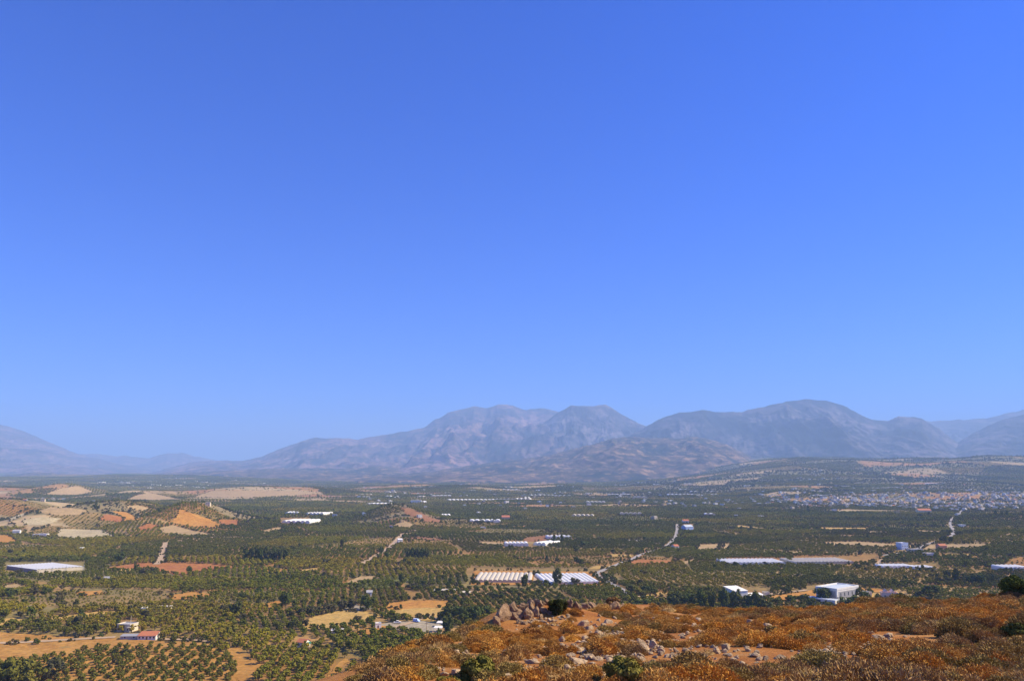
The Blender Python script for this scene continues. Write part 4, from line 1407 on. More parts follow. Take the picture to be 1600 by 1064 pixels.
TREES = [('t', 384 + 7.5 * i + (i % 3), 876 + (i % 2), 12, 19 + (i * 7) % 5) for i in range(9)] + [('t', 637 + 7.5 * i, 874, 11, 17 + i % 3) for i in range(5)] + [
    ('r', 1055, 952, 24, 30), ('r', 1076, 953, 20, 26), ('t', 1096, 954, 20, 32), ('t', 1113, 954, 16, 34), ('t', 1131, 955, 20, 37), ('t', 1151, 954, 24, 33), ('r', 1167, 954, 20, 24), ('t', 1183, 955, 20, 30), ('r', 1198, 955, 18, 20),
    ('t', 820, 918, 15, 20), ('t', 871, 914, 19, 25), ('g', 899, 914, 14, 13), ('r', 854, 916, 8, 11), ('g', 836, 917, 10, 11), ('r', 700 + 0, 905 + 12, 8, 10), ('g', 712, 918, 9, 9), ('r', 743, 916, 10, 10), ('r', 760, 916, 8, 9),
    ('r', 447, 950, 18, 26), ('g', 470, 964, 15, 14), ('g', 487, 962, 16, 15), ('g', 503, 959, 17, 16), ('g', 519, 957, 17, 16), ('g', 535, 954, 17, 16), ('g', 551, 952, 18, 17), ('r', 576, 952, 24, 24), ('g', 455, 966, 14, 13),
    ('r', 701, 972, 24, 24), ('r', 720, 974, 26, 26), ('r', 740, 971, 26, 24), ('r', 758, 967, 20, 20), ('t', 700, 994, 24, 34), ('c', 725, 994, 18, 18), ('r', 690, 968, 14, 14), ('r', 712, 962, 18, 14), ('r', 733, 960, 18, 14),
    ('r', 617, 972, 13, 12), ('r', 579, 972, 13, 11), ('g', 558, 973, 15, 11), ('r', 582, 982, 9, 11), ('g', 477, 978, 14, 12), ('r', 457, 984, 14, 14), ('g', 440, 982, 13, 12), ('r', 674, 970, 7, 8),
    ('r', 1284, 940, 24, 22), ('r', 1340, 936, 14, 18), ('r', 1328, 948, 32, 20), ('r', 1256, 940, 16, 12), ('r', 1352, 938, 16, 14), ('r', 1372, 946, 18, 18), ('r', 1410, 942, 16, 16), ('r', 1236, 944, 16, 14), ('r', 1216, 946, 16, 12), ('r', 1268, 944, 14, 12),
    ('r', 1456, 934, 26, 20), ('g', 1436, 934, 14, 12), ('t', 1495, 911, 13, 22), ('r', 1519, 913, 14, 17), ('t', 1534, 914, 16, 20), ('r', 1553, 912, 11, 15), ('r', 1482, 905, 10, 14), ('g', 1470, 912, 12, 12),
    ('r', 18, 934, 20, 18), ('g', 52, 930, 15, 13), ('r', 72, 931, 16, 14), ('r', 186, 880, 16, 20), ('c', 220, 873, 12, 13), ('o', 18, 1072, 52, 44), ('g', 82, 1066, 36, 36), ('o', 38, 1078, 44, 40), ('r', 366, 962, 22, 26), ('g', 350, 957, 13, 12), ('g', 380, 972, 15, 14),
    ('r', 296, 897, 10, 13), ('g', 226, 897, 15, 10), ('g', 240, 895, 12, 9), ('t', 534, 857, 8, 15), ('t', 596, 866, 10, 13), ('t', 605, 874, 9, 11), ('t', 627, 932 - 20, 10, 15), ('g', 152, 910, 14, 10), ('g', 28, 897, 12, 9),
    ('t', 866, 849, 7, 14), ('t', 878, 848, 7, 13), ('t', 900, 863, 12, 10), ('r', 916, 854, 18, 9), ('r', 985, 882, 6, 9), ('r', 1010, 926, 14, 12), ('r', 1022, 928, 12, 10), ('r', 984, 928, 14, 16), ('r', 1004, 950, 32, 14), ('g', 960, 912, 10, 9), ('g', 1345, 868, 10, 9),
    ('t', 1478, 848, 9, 11), ('t', 1486, 849, 9, 11), ('t', 1471, 848, 8, 9), ('c', 1263, 802, 9, 13), ('t', 1556, 805, 6, 9), ('t', 1566, 806, 6, 9), ('t', 1574, 806, 6, 9), ('r', 1438, 808, 7, 7), ('r', 1451, 806, 6, 7), ('c', 1385, 824, 5, 8),
    ('g', 480, 893 + 10, 13, 9), ('g', 506, 903, 11, 10), ('g', 620, 918, 14, 10), ('t', 627, 912, 9, 16), ('g', 644, 920, 16, 10), ('r', 562, 923, 13, 9), ('r', 1150, 886, 8, 9), ('r', 1165, 888, 8, 9), ('g', 1196, 884, 8, 7), ('g', 1136, 886, 8, 8)]
titems = []
TREEXY = []
for kd, px, py, w, h in TREES:
    p = gp(px, py)
    dpt = p[1]
    pr = random.choice(TKIND[kd][0])
    t = empty('tree', (p[0], p[1], p[2] - .1), random.uniform(0, 6.28))
    sx = w / FPX * dpt; sz = h / FPX * dpt
    if kd == 'c': sx *= 1.7
    t.scale = (sx, sx, sz)
    link('trunk', pr[1], t); link('crown', pr[0], t)
    tag(t, None, 'tree', 'single trees and windbreaks on the plain')
    titems.append((t, TKIND[kd][1], px, py))
LM = [('the white hall', 1308, 925), ('the pink house', 1390, 935), ('the white warehouse', 1150, 928), ('the wide twelve-bay greenhouse', 890, 903), ('the shorter greenhouse with orange borders', 789, 900), ('the flat-roofed white greenhouse', 70, 887),
      ('the red-soil field', 270, 886), ('the bare track below the orange hill', 255, 862), ('the red-roofed hut with green awning', 476, 1004), ('the white farmhouse with long red roof', 232, 994), ('the blue container shed', 670, 995),
      ('the ochre stubble field', 530, 967), ('the square orange field', 650, 952), ('the yard with parked vehicles', 640, 974), ('the bend of the grey road', 1440, 852), ('the straight track on the plain', 620, 845), ('the brown strip by the road', 1015, 880),
      ('the row greenhouse of sixteen bays', 1290, 876), ('the golden vineyard', 600, 910), ('the small white twin greenhouses', 1420, 886), ('the blue shed by the straight road', 1073, 825)]
rank_labels(titems, LM, '{look} tree, {rank} {mark}')

# ------------------------------------------------------------------ building materials
WHITE = plain_mat('white_paint', (.82, .77, .66), .06, .6)
CREAM = plain_mat('cream_plaster', (.70, .60, .42), .08, .6)
PINK = plain_mat('pink_plaster', (.78, .58, .44), .08, .6)
GREYC = plain_mat('grey_concrete', (.42, .40, .37), .15, .8)
TILE = plain_mat('red_roof_tiles', (.48, .17, .075), .22, 2.5)
PANEL = plain_mat('grey_cladding', (.33, .32, .31), .08, 1.5)
ROOFBLUE = plain_mat('pale_roof_sheet', (.50, .55, .58), .08, .4)
GLASSDARK = plain_mat('dark_window', (.05, .06, .075), .3, 1, .25)
BLUE = plain_mat('blue_paint', (.06, .22, .62), .12, 1)
GREENP = plain_mat('green_awning_cloth', (.03, .22, .13), .12, 1)
BROWNW = plain_mat('brown_wood', (.18, .10, .055), .2, 2)
PLASTIC = plain_mat('white_greenhouse_sheet', (.84, .80, .68), .08, .25, .45)
PLASTICD = plain_mat('dusty_greenhouse_sheet', (.58, .50, .35), .14, .25, .5)
RUBBER = plain_mat('black_rubber', (.03, .03, .03), .2, 3)
METAL = plain_mat('galvanised_metal', (.45, .45, .45), .1, 2, .5)


def place(px, py):
    p = gp(px, py)
    return p, p[1] / FPX      # position and metres per photo pixel there


# ------------------------------------------------------------------ greenhouses
def greenhouse(px, py, wpx, depth, bays, rz, h, label, mat=PLASTIC, parts=True, wallmat=None, group='plastic greenhouses on the plain'):
    p, k = place(px, py)
    W = wpx * k
    bw = W / bays
    arch = 7 if parts else 4
    prof = []
    rise = min(bw * .33, h * .5)
    for b in range(bays):
        for i in range(arch):
            a = math.pi * i / arch
            prof.append((-W / 2 + b * bw + bw / 2 - math.cos(a) * bw / 2, h - rise + math.sin(a) * rise))
    prof.append((W / 2, h - rise))
    n = len(prof)
    rf = MB()
    y0, y1 = 0.0, depth
    v = [(a, y0 - .15, z) for a, z in prof] + [(a, y1 + .15, z) for a, z in prof] + [(a, y0 - .15, z - .18) for a, z in prof] + [(a, y1 + .15, z - .18) for a, z in prof]
    fs = []
    for i in range(n - 1):
        fs += [(i, i + 1, n + i + 1, n + i), (2 * n + i + 1, 2 * n + i, 3 * n + i, 3 * n + i + 1), (2 * n + i, 2 * n + i + 1, i + 1, i), (n + i, n + i + 1, 3 * n + i + 1, 3 * n + i)]
    fs += [(0, n, 3 * n, 2 * n), (n - 1, 3 * n - 1, 4 * n - 1, 2 * n - 1)]
    rf.add(v, fs)
    wl = MB()
    wall = [(a, z - .19) for a, z in prof]
    wl.add([(a, y0, z) for a, z in wall] + [(a, y0, -1.5) for a, z in wall], [(i, n + i, n + i + 1, i + 1) for i in range(n - 1)])
    wl.add([(a, y1, z) for a, z in wall] + [(a, y1, -1.5) for a, z in wall], [(i + 1, n + i + 1, n + i, i) for i in range(n - 1)])
    zt_ = h - rise - .19
    wl.add([(-W / 2, y0, -1.5), (-W / 2, y1, -1.5), (-W / 2, y1, zt_), (-W / 2, y0, zt_), (W / 2, y0, -1.5), (W / 2, y1, -1.5), (W / 2, y1, zt_), (W / 2, y0, zt_)], [(0, 3, 2, 1), (4, 5, 6, 7)])
    if parts:
        t = empty('greenhouse', tuple(p), rz)
        rf.build('roof', mat, t)
        wl.build('wall', wallmat or mat, t)
        fr = MB()
        for b in range(bays + 1):
            x = -W / 2 + b * bw
            fr.box(x - .08, x + .08, y0 - .3, y0 - .16, -.5, h - rise + .1)
        fr.build('frame', METAL, t)
    else:
        o = len(rf.v)
        rf.add(wl.v, wl.f, 1)
        t = rf.build('greenhouse', [mat, wallmat or PLASTICD], None, False, tuple(p), rz)
    tag(t, label, 'greenhouse', group)
    return t


greenhouse(785, 910, 87, 56, 12, R(-3), 2.8, 'twelve-bay dusty white greenhouse bordered by bare orange soil', PLASTICD)
greenhouse(895, 913, 84, 62, 12, R(7), 2.8, 'brighter white greenhouse with twelve bays right beside the dusty one')
greenhouse(1181, 882, 92, 38, 15, R(2), 3.0, 'long white greenhouse half hidden by dark bushes along its front')
greenhouse(1289, 881, 93, 40, 16, R(6), 3.0, 'long white greenhouse with sixteen ridged bays, standing in open groves', PLASTICD)
greenhouse(1405, 888, 50, 20, 7, R(3), 3.0, 'small bright white greenhouse, the longer of the twin pair')
greenhouse(1447, 890, 32, 18, 5, R(3), 3.0, 'small bright white greenhouse, the shorter of the twin pair')
greenhouse(1590, 892, 40, 22, 6, R(0), 4.2, 'white greenhouse cut off by the frame edge below the dark hill')
greenhouse(462, 818, 44, 60, 6, R(-6), 6, 'brilliant white greenhouse at the foot of the left hills')
greenhouse(491, 805, 30, 50, 5, R(-12), 6, 'cream greenhouse with curved roof just behind the brilliant white one')
greenhouse(456, 804, 20, 40, 4, R(4), 6, 'small pale greenhouse left of the cream curved one')
greenhouse(807, 853, 36, 26, 6, R(2), 4.5, 'white greenhouse in front of the brown ploughed field')
greenhouse(843, 852, 22, 40, 3, R(-35), 4.5, 'white greenhouse set askew at the corner of the brown ploughed field')
greenhouse(874, 842, 38, 24, 6, R(3), 4.5, 'white greenhouse along the far edge of the brown ploughed field')
greenhouse(757, 816, 48, 30, 6, R(0), 5, 'thin white greenhouse on the green plain right of the tan hill')
greenhouse(694, 807, 16, 30, 3, R(0), 5, 'small white greenhouse just left of the thin white strip')


# the flat-roofed greenhouse by the red-soil field
def flat_greenhouse():
    c = gp(57, 895); l = gp(10, 889); r = gp(131, 890)
    ex = Vector((r[0] - c[0], r[1] - c[1])); ey = Vector((l[0] - c[0], l[1] - c[1]))
    a = math.atan2(ex.y, ex.x)
    t = empty('flat_greenhouse', tuple(c), a)
    L = ex.length
    W = abs(ey.x * -math.sin(a) + ey.y * math.cos(a)) * 1.0
    sk = ey.x * math.cos(a) + ey.y * math.sin(a)
    h = 3.4
    P = lambda u, v, z: (u * L + v * sk, v * W, z)
    n = 14
    mb = MB()
    v = []
    for i in range(n * 2 + 1):
        f = i / (n * 2); z = h + (.55 if i % 2 else 0)
        v += [P(f, 0, z), P(f, 1, z)]
    m2 = len(v)
    v += [(x, y, z - .2) for x, y, z in v]
    fs = []
    for i in range(n * 2):
        q = 2 * i
        fs += [(q, q + 2, q + 3, q + 1), (m2 + q, m2 + q + 1, m2 + q + 3, m2 + q + 2), (q, m2 + q, m2 + q + 2, q + 2), (q + 1, q + 3, m2 + q + 3, m2 + q + 1)]
    mb.add(v, fs)
    mb.build('roof', PLASTIC, t)
    w = MB()
    for (u0, v0, u1, v1) in ((0.002, .004, .998, .004), (.998, .004, .998, .996), (.998, .996, .002, .996)):
        w.add([P(u0, v0, -1), P(u1, v1, -1), P(u1, v1, h - .21), P(u0, v0, h - .21)], [(0, 1, 2, 3)])
    w.build('front_wall', CREAM, t)
    w = MB().add([P(.002, .996, -1), P(.002, .004, -1), P(.002, .004, h - .21), P(.002, .996, h - .21)], [(0, 1, 2, 3)])
    w.build('end_wall', plain_mat('reddish_net', (.42, .27, .23), .12, .8), t)
    for u_, v_ in ((0, 0), (0, .5), (.33, 0), (.62, 0), (0, 1), (1, 0)):
        x, y, z = P(u_, v_, 0)
        MB().tube([(x, y - .3, -.5), (x, y - .3, h + 2.0)], [.14, .12], 6).build('post', METAL, t)
    tag(t, 'large flat-roofed white greenhouse with reddish end wall and posts', 'greenhouse', 'plastic greenhouses on the plain')


flat_greenhouse()
far_items = []
FARG = [(590, 789, 36, 40), (652, 786, 22, 40), (735, 783, 74, 60), (690, 776, 30, 60), (790, 782, 30, 40), (910, 808, 34, 20), (986, 805, 34, 20), (1110, 806, 16, 20), (845, 775, 40, 40), (968, 774, 36, 40), (1075, 774, 60, 50), (815, 781, 26, 30),
        (930, 786, 30, 24), (1120, 747, 22, 30), (1370, 764, 40, 50), (1395, 763, 24, 40), (1460, 757, 18, 40), (1325, 761, 12, 30), (1060, 752, 14, 30), (1170, 760, 12, 30), (835, 752, 20, 40), (955, 746, 10, 30), (1008, 754, 16, 30), (930, 758, 16, 30),
        (1015, 752, 14, 30), (1280, 776, 20, 30), (880, 776, 26, 30), (905, 768, 16, 30), (1000, 778, 20, 30), (570, 774, 20, 40), (610, 770, 16, 40), (655, 762, 22, 40), (800, 766, 26, 40), (680, 752, 12, 40), (590, 748, 12, 40), (588, 746, 8, 40), (528, 762, 14, 40), (470, 752, 14, 60), (405, 751, 12, 60), (420, 754, 10, 60)]
for i in range(58):
    px = random.uniform(150, 330) if i % 3 else random.uniform(0, 420)
    FARG.append((px, random.uniform(752, 764) if 150 < px < 330 else random.uniform(751, 757), random.uniform(6, 16), random.uniform(40, 90)))
for i in range(30):
    FARG.append((random.uniform(560, 1150), random.uniform(754, 782), random.uniform(6, 18), random.uniform(20, 45)))
for (px, py, w, dp) in FARG:
    m = random.choice([PLASTIC, PLASTIC, PLASTIC, PLASTICD])
    t = greenhouse(px, py, w, dp, max(2, int(w / 6)), random.uniform(-.25, .25), 6.5, None, m, False)
    far_items.append((t, 'dusty' if m is PLASTICD else ('long white' if w > 20 else 'short white'), px, py))
FARLM = [('the far village on the hillside', 1285, 744), ('the right-hand town', 1440, 780), ('the pale domed tan hill', 120, 766), ('the low crumbling tan hill', 230, 776), ('the brown bluff', 400, 772), ('the foot of the twin-peaked mountain', 930, 745), ('the long ridge foot', 560, 745),
         ('the orchard-striped hill', 630, 805), ('the roadside hamlet', 1090, 790), ('the hamlet with white sheds', 700, 780), ('the frame edge below the far ridge', 0, 752), ('the gap between the far ridges', 300, 752), ('the straight road across the plain', 1057, 820), ('the low brown rise', 860, 766)]
rank_labels(far_items, FARLM, 'distant {look} greenhouse, {rank} {mark}')


# ------------------------------------------------------------------ houses
def shell_mesh(w, d, h, roof, mats):
    mb = MB()
    x, y = w / 2, d / 2
    # walls as rows of panels; window panels sit 0.2 m back with their reveals
    def wall(p0, p1, z1):
        p0 = Vector(p0); p1 = Vector(p1)
        L = (p1 - p0).length; dr = (p1 - p0) / L
        nrm = Vector((dr.y, -dr.x))
        n = max(1, round(L / 4.2)); fl = max(1, round(z1 / 3.2))
        xs = [0]; zs = [-2]
        for i in range(n):
            c = L * (i + .5) / n; xs += [c - .75, c + .75]
        xs.append(L)
        for j in range(fl):
            c = z1 * (j + .55) / fl; zs += [c - .7, c + .7]
        zs.append(z1)
        P = lambda s, z, b=0: (p0.x + dr.x * s - nrm.x * b, p0.y + dr.y * s - nrm.y * b, z)
        for i in range(len(xs) - 1):
            for j in range(len(zs) - 1):
                q = [(xs[i], zs[j]), (xs[i + 1], zs[j]), (xs[i + 1], zs[j + 1]), (xs[i], zs[j + 1])]
                if i % 2 and j % 2:
                    mb.add([P(s, z, .2) for s, z in q], [(0, 1, 2, 3)], 2)
                    for k in range(4):
                        a, b = q[k], q[(k + 1) % 4]
                        mb.add([P(*a), P(*b), P(*b, .2), P(*a, .2)], [(0, 1, 2, 3)], 0)
                else:
                    mb.add([P(s, z) for s, z in q], [(0, 1, 2, 3)], 0)
    C = [(-x, -y), (x, -y), (x, y), (-x, y)]
    for i in range(4): wall(C[i], C[(i + 1) % 4], h)
    if roof == 'gable':
        r = h + min(w, d) * .24; e = .35
        mb.add([(-x - e, -y - e, h - .12), (x + e, -y - e, h - .12), (x + e, 0, r), (-x - e, 0, r), (x + e, y + e, h - .12), (-x - e, y + e, h - .12)], [(0, 1, 2, 3), (4, 5, 3, 2)], 1)
        mb.add([(-x, -y, h), (-x, y, h), (-x, 0, r - .1)], [(0, 2, 1)], 0); mb.add([(x, -y, h), (x, y, h), (x, 0, r - .1)], [(0, 1, 2)], 0)
    else:
        for (a, b, c, d_) in ((-x, x, -y, -y + .25), (-x, x, y - .25, y), (-x, -x + .25, -y + .25, y - .25), (x - .25, x, -y + .25, y - .25)):
            mb.box(a, b, c, d_, h, h + .5, 0)
        mb.add([(-x, -y, h - .02), (x, -y, h - .02), (x, y, h - .02), (-x, y, h - .02)], [(0, 1, 2, 3)], 1)
        if roof == 'step':
            mb.box(-x + .3, x * .2, -y + .3, y - .3, h - .01, h + 2.9, 0)
    me = mb.mesh('house', mats)
    bm = bmesh.new(); bm.from_mesh(me); bmesh.ops.remove_doubles(bm, verts=bm.verts, dist=.002); bm.to_mesh(me); bm.free()
    return me


def tint(name, c): return plain_mat(name, c, .08, .5)


WALLS = [('white', tint('house_white', (.70, .66, .58))), ('cream', tint('house_cream', (.52, .44, .33))), ('grey', tint('house_grey', (.33, .32, .31))), ('pale blue', tint('house_pale_blue', (.40, .46, .54))), ('ochre', tint('house_ochre', (.58, .41, .19)))]
ROOFM = tint('roof_screed', (.50, .47, .42))
HOUSES = []
for wi, (wn_, wm) in enumerate(WALLS):
    for (dim, rf) in (((11, 9, 3.6), 'flat'), ((10, 10, 6.8), 'flat'), ((12, 9, 6.4), 'step'), ((11, 8, 4.0), 'gable'), ((13, 10, 9.6), 'flat')):
        HOUSES.append((wn_, {'flat': {3.6: 'one-storey', 6.8: 'two-storey', 9.6: 'three-storey'}.get(dim[2]), 'step': 'stepped', 'gable': 'red-roofed'}[rf], shell_mesh(*dim, rf, [wm, TILE if rf == 'gable' else ROOFM, GLASSDARK])))
W8 = [.42, .18, .17, .14, .09]


def pick_house():
    w = random.choices(range(5), W8)[0]; k = random.choices(range(5), [.3, .3, .2, .08, .12])[0]
    return HOUSES[w * 5 + k]


hpts = []
def cluster(n, cx, cy, sx, sy, lo=-1e9, hi=1e9):
    for _ in range(n):
        px, py = random.gauss(cx, sx), random.gauss(cy, sy)
        if lo < py < hi: hpts.append((px, py))


for _ in range(620):        # the town
    px = 1240 + 370 * random.random() ** .75
    top = np.interp(px, [1240, 1340, 1420, 1500, 1620], [783, 770, 770, 768, 767]) + random.gauss(0, 2); bot = np.interp(px, [1240, 1340, 1430, 1500, 1620], [790, 792, 796, 798, 795])
    hpts.append((px, top + (bot - top) * random.random() ** .9))
cluster(70, 1222, 780, 24, 7, 762, 797)
cluster(80, 1290, 782, 45, 7, 762, 797)
for _ in range(90): hpts.append((random.uniform(1240, 1605), random.uniform(742, 772)))
for _ in range(120): hpts.append((random.uniform(560, 1230), random.gauss(776, 9)))
cluster(46, 1280, 743, 20, 4, 734, 752)
cluster(34, 1110, 788, 40, 4, 779, 797)
cluster(16, 1030, 784, 25, 4, 776, 794)
cluster(12, 860, 790, 40, 4, 782, 796)
cluster(16, 590, 781, 22, 4, 774, 792)
cluster(12, 700, 790, 50, 5, 780, 800)
cluster(26, 88, 782, 25, 1.5, 779, 785)
cluster(12, 270, 747, 12, 1.2, 745, 750)
cluster(14, 520, 719, 25, 4, 712, 727)
cluster(22, 950, 728, 14, 3, 722, 735)
for _ in range(46): hpts.append((random.uniform(600, 1600), random.uniform(742, 772)))
for _ in range(20): hpts.append((random.uniform(500, 1600), random.uniform(796, 826)))
hpts = [h for h in hpts if -5 < h[0] < 1606]


HP = ground_at([h[0] for h in hpts], [h[1] for h in hpts])
okh = HP[:, 1] < 9000
hpts = [h for h, k in zip(hpts, okh) if k]; HP = HP[okh]
hd = HP[:, 1]
order = np.argsort(hd)
HIND = set(order[:285].tolist())
hitems = []
sP, sR, sS, sK = [], [], [], []
for i, (px, py) in enumerate(hpts):
    k = random.choices(range(25), [a * b for a in W8 for b in (.3, .3, .2, .08, .12)])[0]
    rz = random.choice([.35, .35 + math.pi / 2]) + random.gauss(0, .18)
    s = random.uniform(.6, 1.0)
    if i in HIND:
        o = link('house', HOUSES[k][2], None, (HP[i, 0], HP[i, 1], HP[i, 2] - .6), rz)
        o.scale = (s, s, s)
        tag(o, None, 'house', 'houses of the town and hamlets')
        hitems.append((o, HOUSES[k][0] + ' ' + HOUSES[k][1], px, py))
    else:
        sP.append((HP[i, 0], HP[i, 1], HP[i, 2] - .6)); sR.append((0, 0, rz)); sS.append((s, s, s)); sK.append(k)
TLM = [('the town end of the road', 1500, 800), ('the ochre field below town', 1320, 826), ('the hilltop hamlet', 1222, 776), ('the roadside hamlet', 1090, 790), ('the frame edge of the town', 1598, 784), ('the middle of the town front', 1440, 792), ('the cypress at the town edge', 1263, 800), ('the brown knoll above town', 1420, 776),
       ('the straight road across the plain', 1057, 822), ('the orchard-striped hill', 630, 805), ('the tan bluff hamlet', 88, 782), ('the white sheds of the middle plain', 720, 783), ('the row of far greenhouses', 860, 790), ('the town side nearest the hamlet', 1310, 786), ('the pale back of the town', 1530, 775)]
rank_labels(hitems, TLM, '{look} house, {rank} {mark}')
if sP: stuff_instances('far_houses', [h[2] for h in HOUSES], sP, sR, sS, sK, 'pale houses of the far town and hill villages, too small to tell apart')


# houses and sheds one can tell apart
def building(name, px, py, wpx, d, h, rz, wallm, roofm, label, cat='house', roof='gable', nwin=3, floors=1, door=True, awning=None, group=None, rise=None):
    p, k = place(px, py)
    w = wpx * k
    t = empty(name, tuple(p), rz)
    x, y = w / 2, d / 2
    if roof == 'gable':
        r = h + (rise or d * .25)
        MB().prism([(-y, -1.2), (y, -1.2), (y, h), (0, r - .12), (-y, h)], -x, x, axis='x').build('wall', wallm, t)
        e = .4
        mb = MB()
        for s in (-1, 1):
            sl = (r - h) / y
            mb.prism([(0, r), (s * (y + e), h - e * sl), (s * (y + e), h - e * sl + .2), (0, r + .2)], -x - e, x + e, axis='x')
        mb.build('roof', roofm, t)
    elif roof == 'shed':
        r = h + (rise or 1.2)
        MB().prism([(-y, -1.2), (y, -1.2), (y, r), (-y, h)], -x, x, axis='x').build('wall', wallm, t)
        MB().prism([(-y - .4, h - .02), (y + .3, r + .02), (y + .3, r + .22), (-y - .4, h + .18)], -x - .25, x + .25, axis='x').build('roof', roofm, t)
    else:
        MB().box(-x, x, -y, y, -1.2, h).build('wall', wallm, t)
        mb = MB()
        for (a, b, c, d_) in ((-x - .1, x + .1, -y - .1, -y + .2), (-x - .1, x + .1, y - .2, y + .1), (-x - .1, -x + .2, -y + .2, y - .2), (x - .2, x + .1, -y + .2, y - .2)):
            mb.box(a, b, c, d_, h + .003, h + .6)
        mb.build('parapet', wallm, t)
        MB().box(-x + .2, x - .2, -y + .2, y - .2, h + .004, h + .12).build('roof', roofm, t)
    for fl in range(floors):
        for i in range(nwin):
            c = -x + w * (i + .5) / nwin
            if door and fl == 0 and i == nwin // 2:
                dr = MB().box(c - .5, c + .5, -y - .05, -y + .02, 0, 2.1).build('door', BROWNW, t)
                MB().box(c + .3, c + .38, -y - .1, -y - .052, .95, 1.05).build('handle', METAL, dr)
                continue
            z = .9 + fl * 3
            wv = MB()
            for (a, b, c0, c1) in ((c - .7, c - .58, z, z + 1.3), (c + .58, c + .7, z, z + 1.3), (c - .58, c + .58, z + 1.18, z + 1.3), (c - .58, c + .58, z, z + .1)):
                wv.box(a, b, -y - .08, -y + .02, c0, c1)
            f = wv.build('window', WHITE, t)
            MB().box(c - .58, c + .58, -y - .04, -y + .02, z + .1, z + 1.18).build('pane', GLASSDARK, f)
    tag(t, label, cat, group)
    return t, p, w


building('farmhouse', 232, 998, 26, 6.5, 2.4, R(4), WHITE, TILE, 'white farmhouse with long red tiled roof above the orange orchard', roof='shed', nwin=5, rise=1.5)
building('shed', 204, 998, 26, 4.5, 2.0, R(4), GREYC, PANEL, 'long low grey shed adjoining the white farmhouse', 'shed', 'shed', 2, door=False, rise=.5)
t, p, w = building('cream_house', 199, 985, 22, 8, 4.2, R(-12), CREAM, GREYC, 'cream flat-roofed house with a tall mast rising from its roof', roof='flat', nwin=3)
MB().tube([(2, 0, 4.2), (2, 0, 9.5)], [.16, .1], 6).build('mast', CREAM, t)
MB().box(3.2, 5.6, -5.2, -4.1, 2.9, 3.1).build('porch_roof', CREAM, t)
t, p, w = building('red_roofed_hut', 474, 1010, 14, 5.5, 3.0, R(-18), WHITE, TILE, 'small white hut with red roof and green awning deep in the grove', 'hut', 'gable', 2)
aw = MB().prism([(-2.6, 2.55), (1.5, 2.75), (1.5, 2.87), (-2.6, 2.67)], w / 2 + .45, w / 2 + 3.6, axis='x').build('awning', GREENP, t)
for a, b in ((w / 2 + 3.4, -2.4), (w / 2 + 3.4, 1.3)): MB().tube([(a, b, -.4), (a, b, 2.6)], [.06, .06], 6).build('post', METAL, t)


def container():
    p, k = place(670, 999)
    t = empty('container_shed', tuple(p), R(6))
    L = 15 * k
    mb = MB().box(-L / 2, L / 2, -1.25, 1.25, -.6, 2.6)
    n = 22
    for i in range(n):
        x = -L / 2 + L * (i + .5) / n
        mb.box(x - L / n * .25, x + L / n * .25, -1.31, -1.252, .1, 2.5)
    mb.build('body', BLUE, t)
    MB().box(-L / 2 - .1, L / 2 + .1, -1.4, 1.4, 2.604, 2.75).build('roof', TILE, t)
    MB().box(-L / 2 - 1.8, -L / 2 - .01, -1.2, 1.2, -.6, 2.3).build('side_room', WHITE, t)
    tag(t, 'bright blue corrugated container shed with reddish roof edge by the yard', 'shed')


container()


def canopy(px, py, wpx, d, label, h=2.8):
    p, k = place(px, py)
    w = wpx * k
    t = empty('canopy', tuple(p), R(-8))
    MB().prism([(-d / 2, h), (d / 2, h + .45), (d / 2, h + .57), (-d / 2, h + .12)], -w / 2, w / 2, axis='x').build('roof', WHITE, t)
    for a in (-w / 2 + .2, w / 2 - .2):
        for b in (-d / 2 + .2, d / 2 - .2): MB().tube([(a, b, -.5), (a, b, h)], [.08, .08], 6).build('post', WHITE, t)
    tag(t, label, 'canopy')


canopy(690, 979, 14, 5, 'white open-sided canopy on posts at the far end of the yard')
canopy(685, 987, 13, 5, 'lower white canopy on posts just above the blue container')
building('white_shed', 590, 981, 9, 4, 3.0, R(20), WHITE, WHITE, 'small upright white shed at the entrance of the yard', 'shed', 'flat', 1)
building('ruined_wall_house', 742, 992, 20, 6, 1.8, R(10), CREAM, GREYC, 'low roofless cream building beside the slope foot', 'building', 'flat', 2, door=False)
building('polytunnel_shed', 527, 988, 17, 4, 1.6, R(5), WHITE, WHITE, 'low pale roof slab in front of the small orange patch', 'shed', 'shed', 2, door=False, rise=.3)
building('white_cottage', 225, 957, 7, 5, 3.2, R(10), WHITE, WHITE, 'tiny white cottage in the grove above the cream house', 'house', 'flat', 1)
building('white_hut', 256, 951, 22, 4, 1.7, R(3), WHITE, PLASTICD, 'long pale low shed among trees behind the tiny white cottage', 'shed', 'shed', 2, door=False, rise=.4)
building('stone_hut', 168, 907, 9, 5, 2.6, R(0), GREYC, GREYC, 'small grey hut among trees below the flat-roofed greenhouse', 'hut', 'gable', 1)
building('pale_hut', 577, 931, 8, 5, 3.4, R(12), WHITE, GREYC, 'grey-white hut in trees below the golden vineyard', 'hut', 'gable', 1)
building('farm_shed', 695, 926, 32, 6, 2.2, R(-3), GREYC, PLASTICD, 'long low grey farm shed left of the orange-bordered greenhouses', 'shed', 'shed', 3, door=False, rise=.5)
building('farm_shed', 726, 929, 16, 6, 2.0, R(-3), CREAM, CREAM, 'short cream farm shed at the end of the long grey one', 'shed', 'shed', 2, door=False, rise=.5)
building('roadside_shed', 625, 847, 7, 6, 4, R(20), WHITE, WHITE, 'small white shed beside the straight earth track', 'shed', 'shed', 1)
building('white_cottage', 127, 860, 5, 6, 3.6, R(0), WHITE, WHITE, 'single white dot of a cottage in the groves below the pale fields', 'house', 'flat', 1)
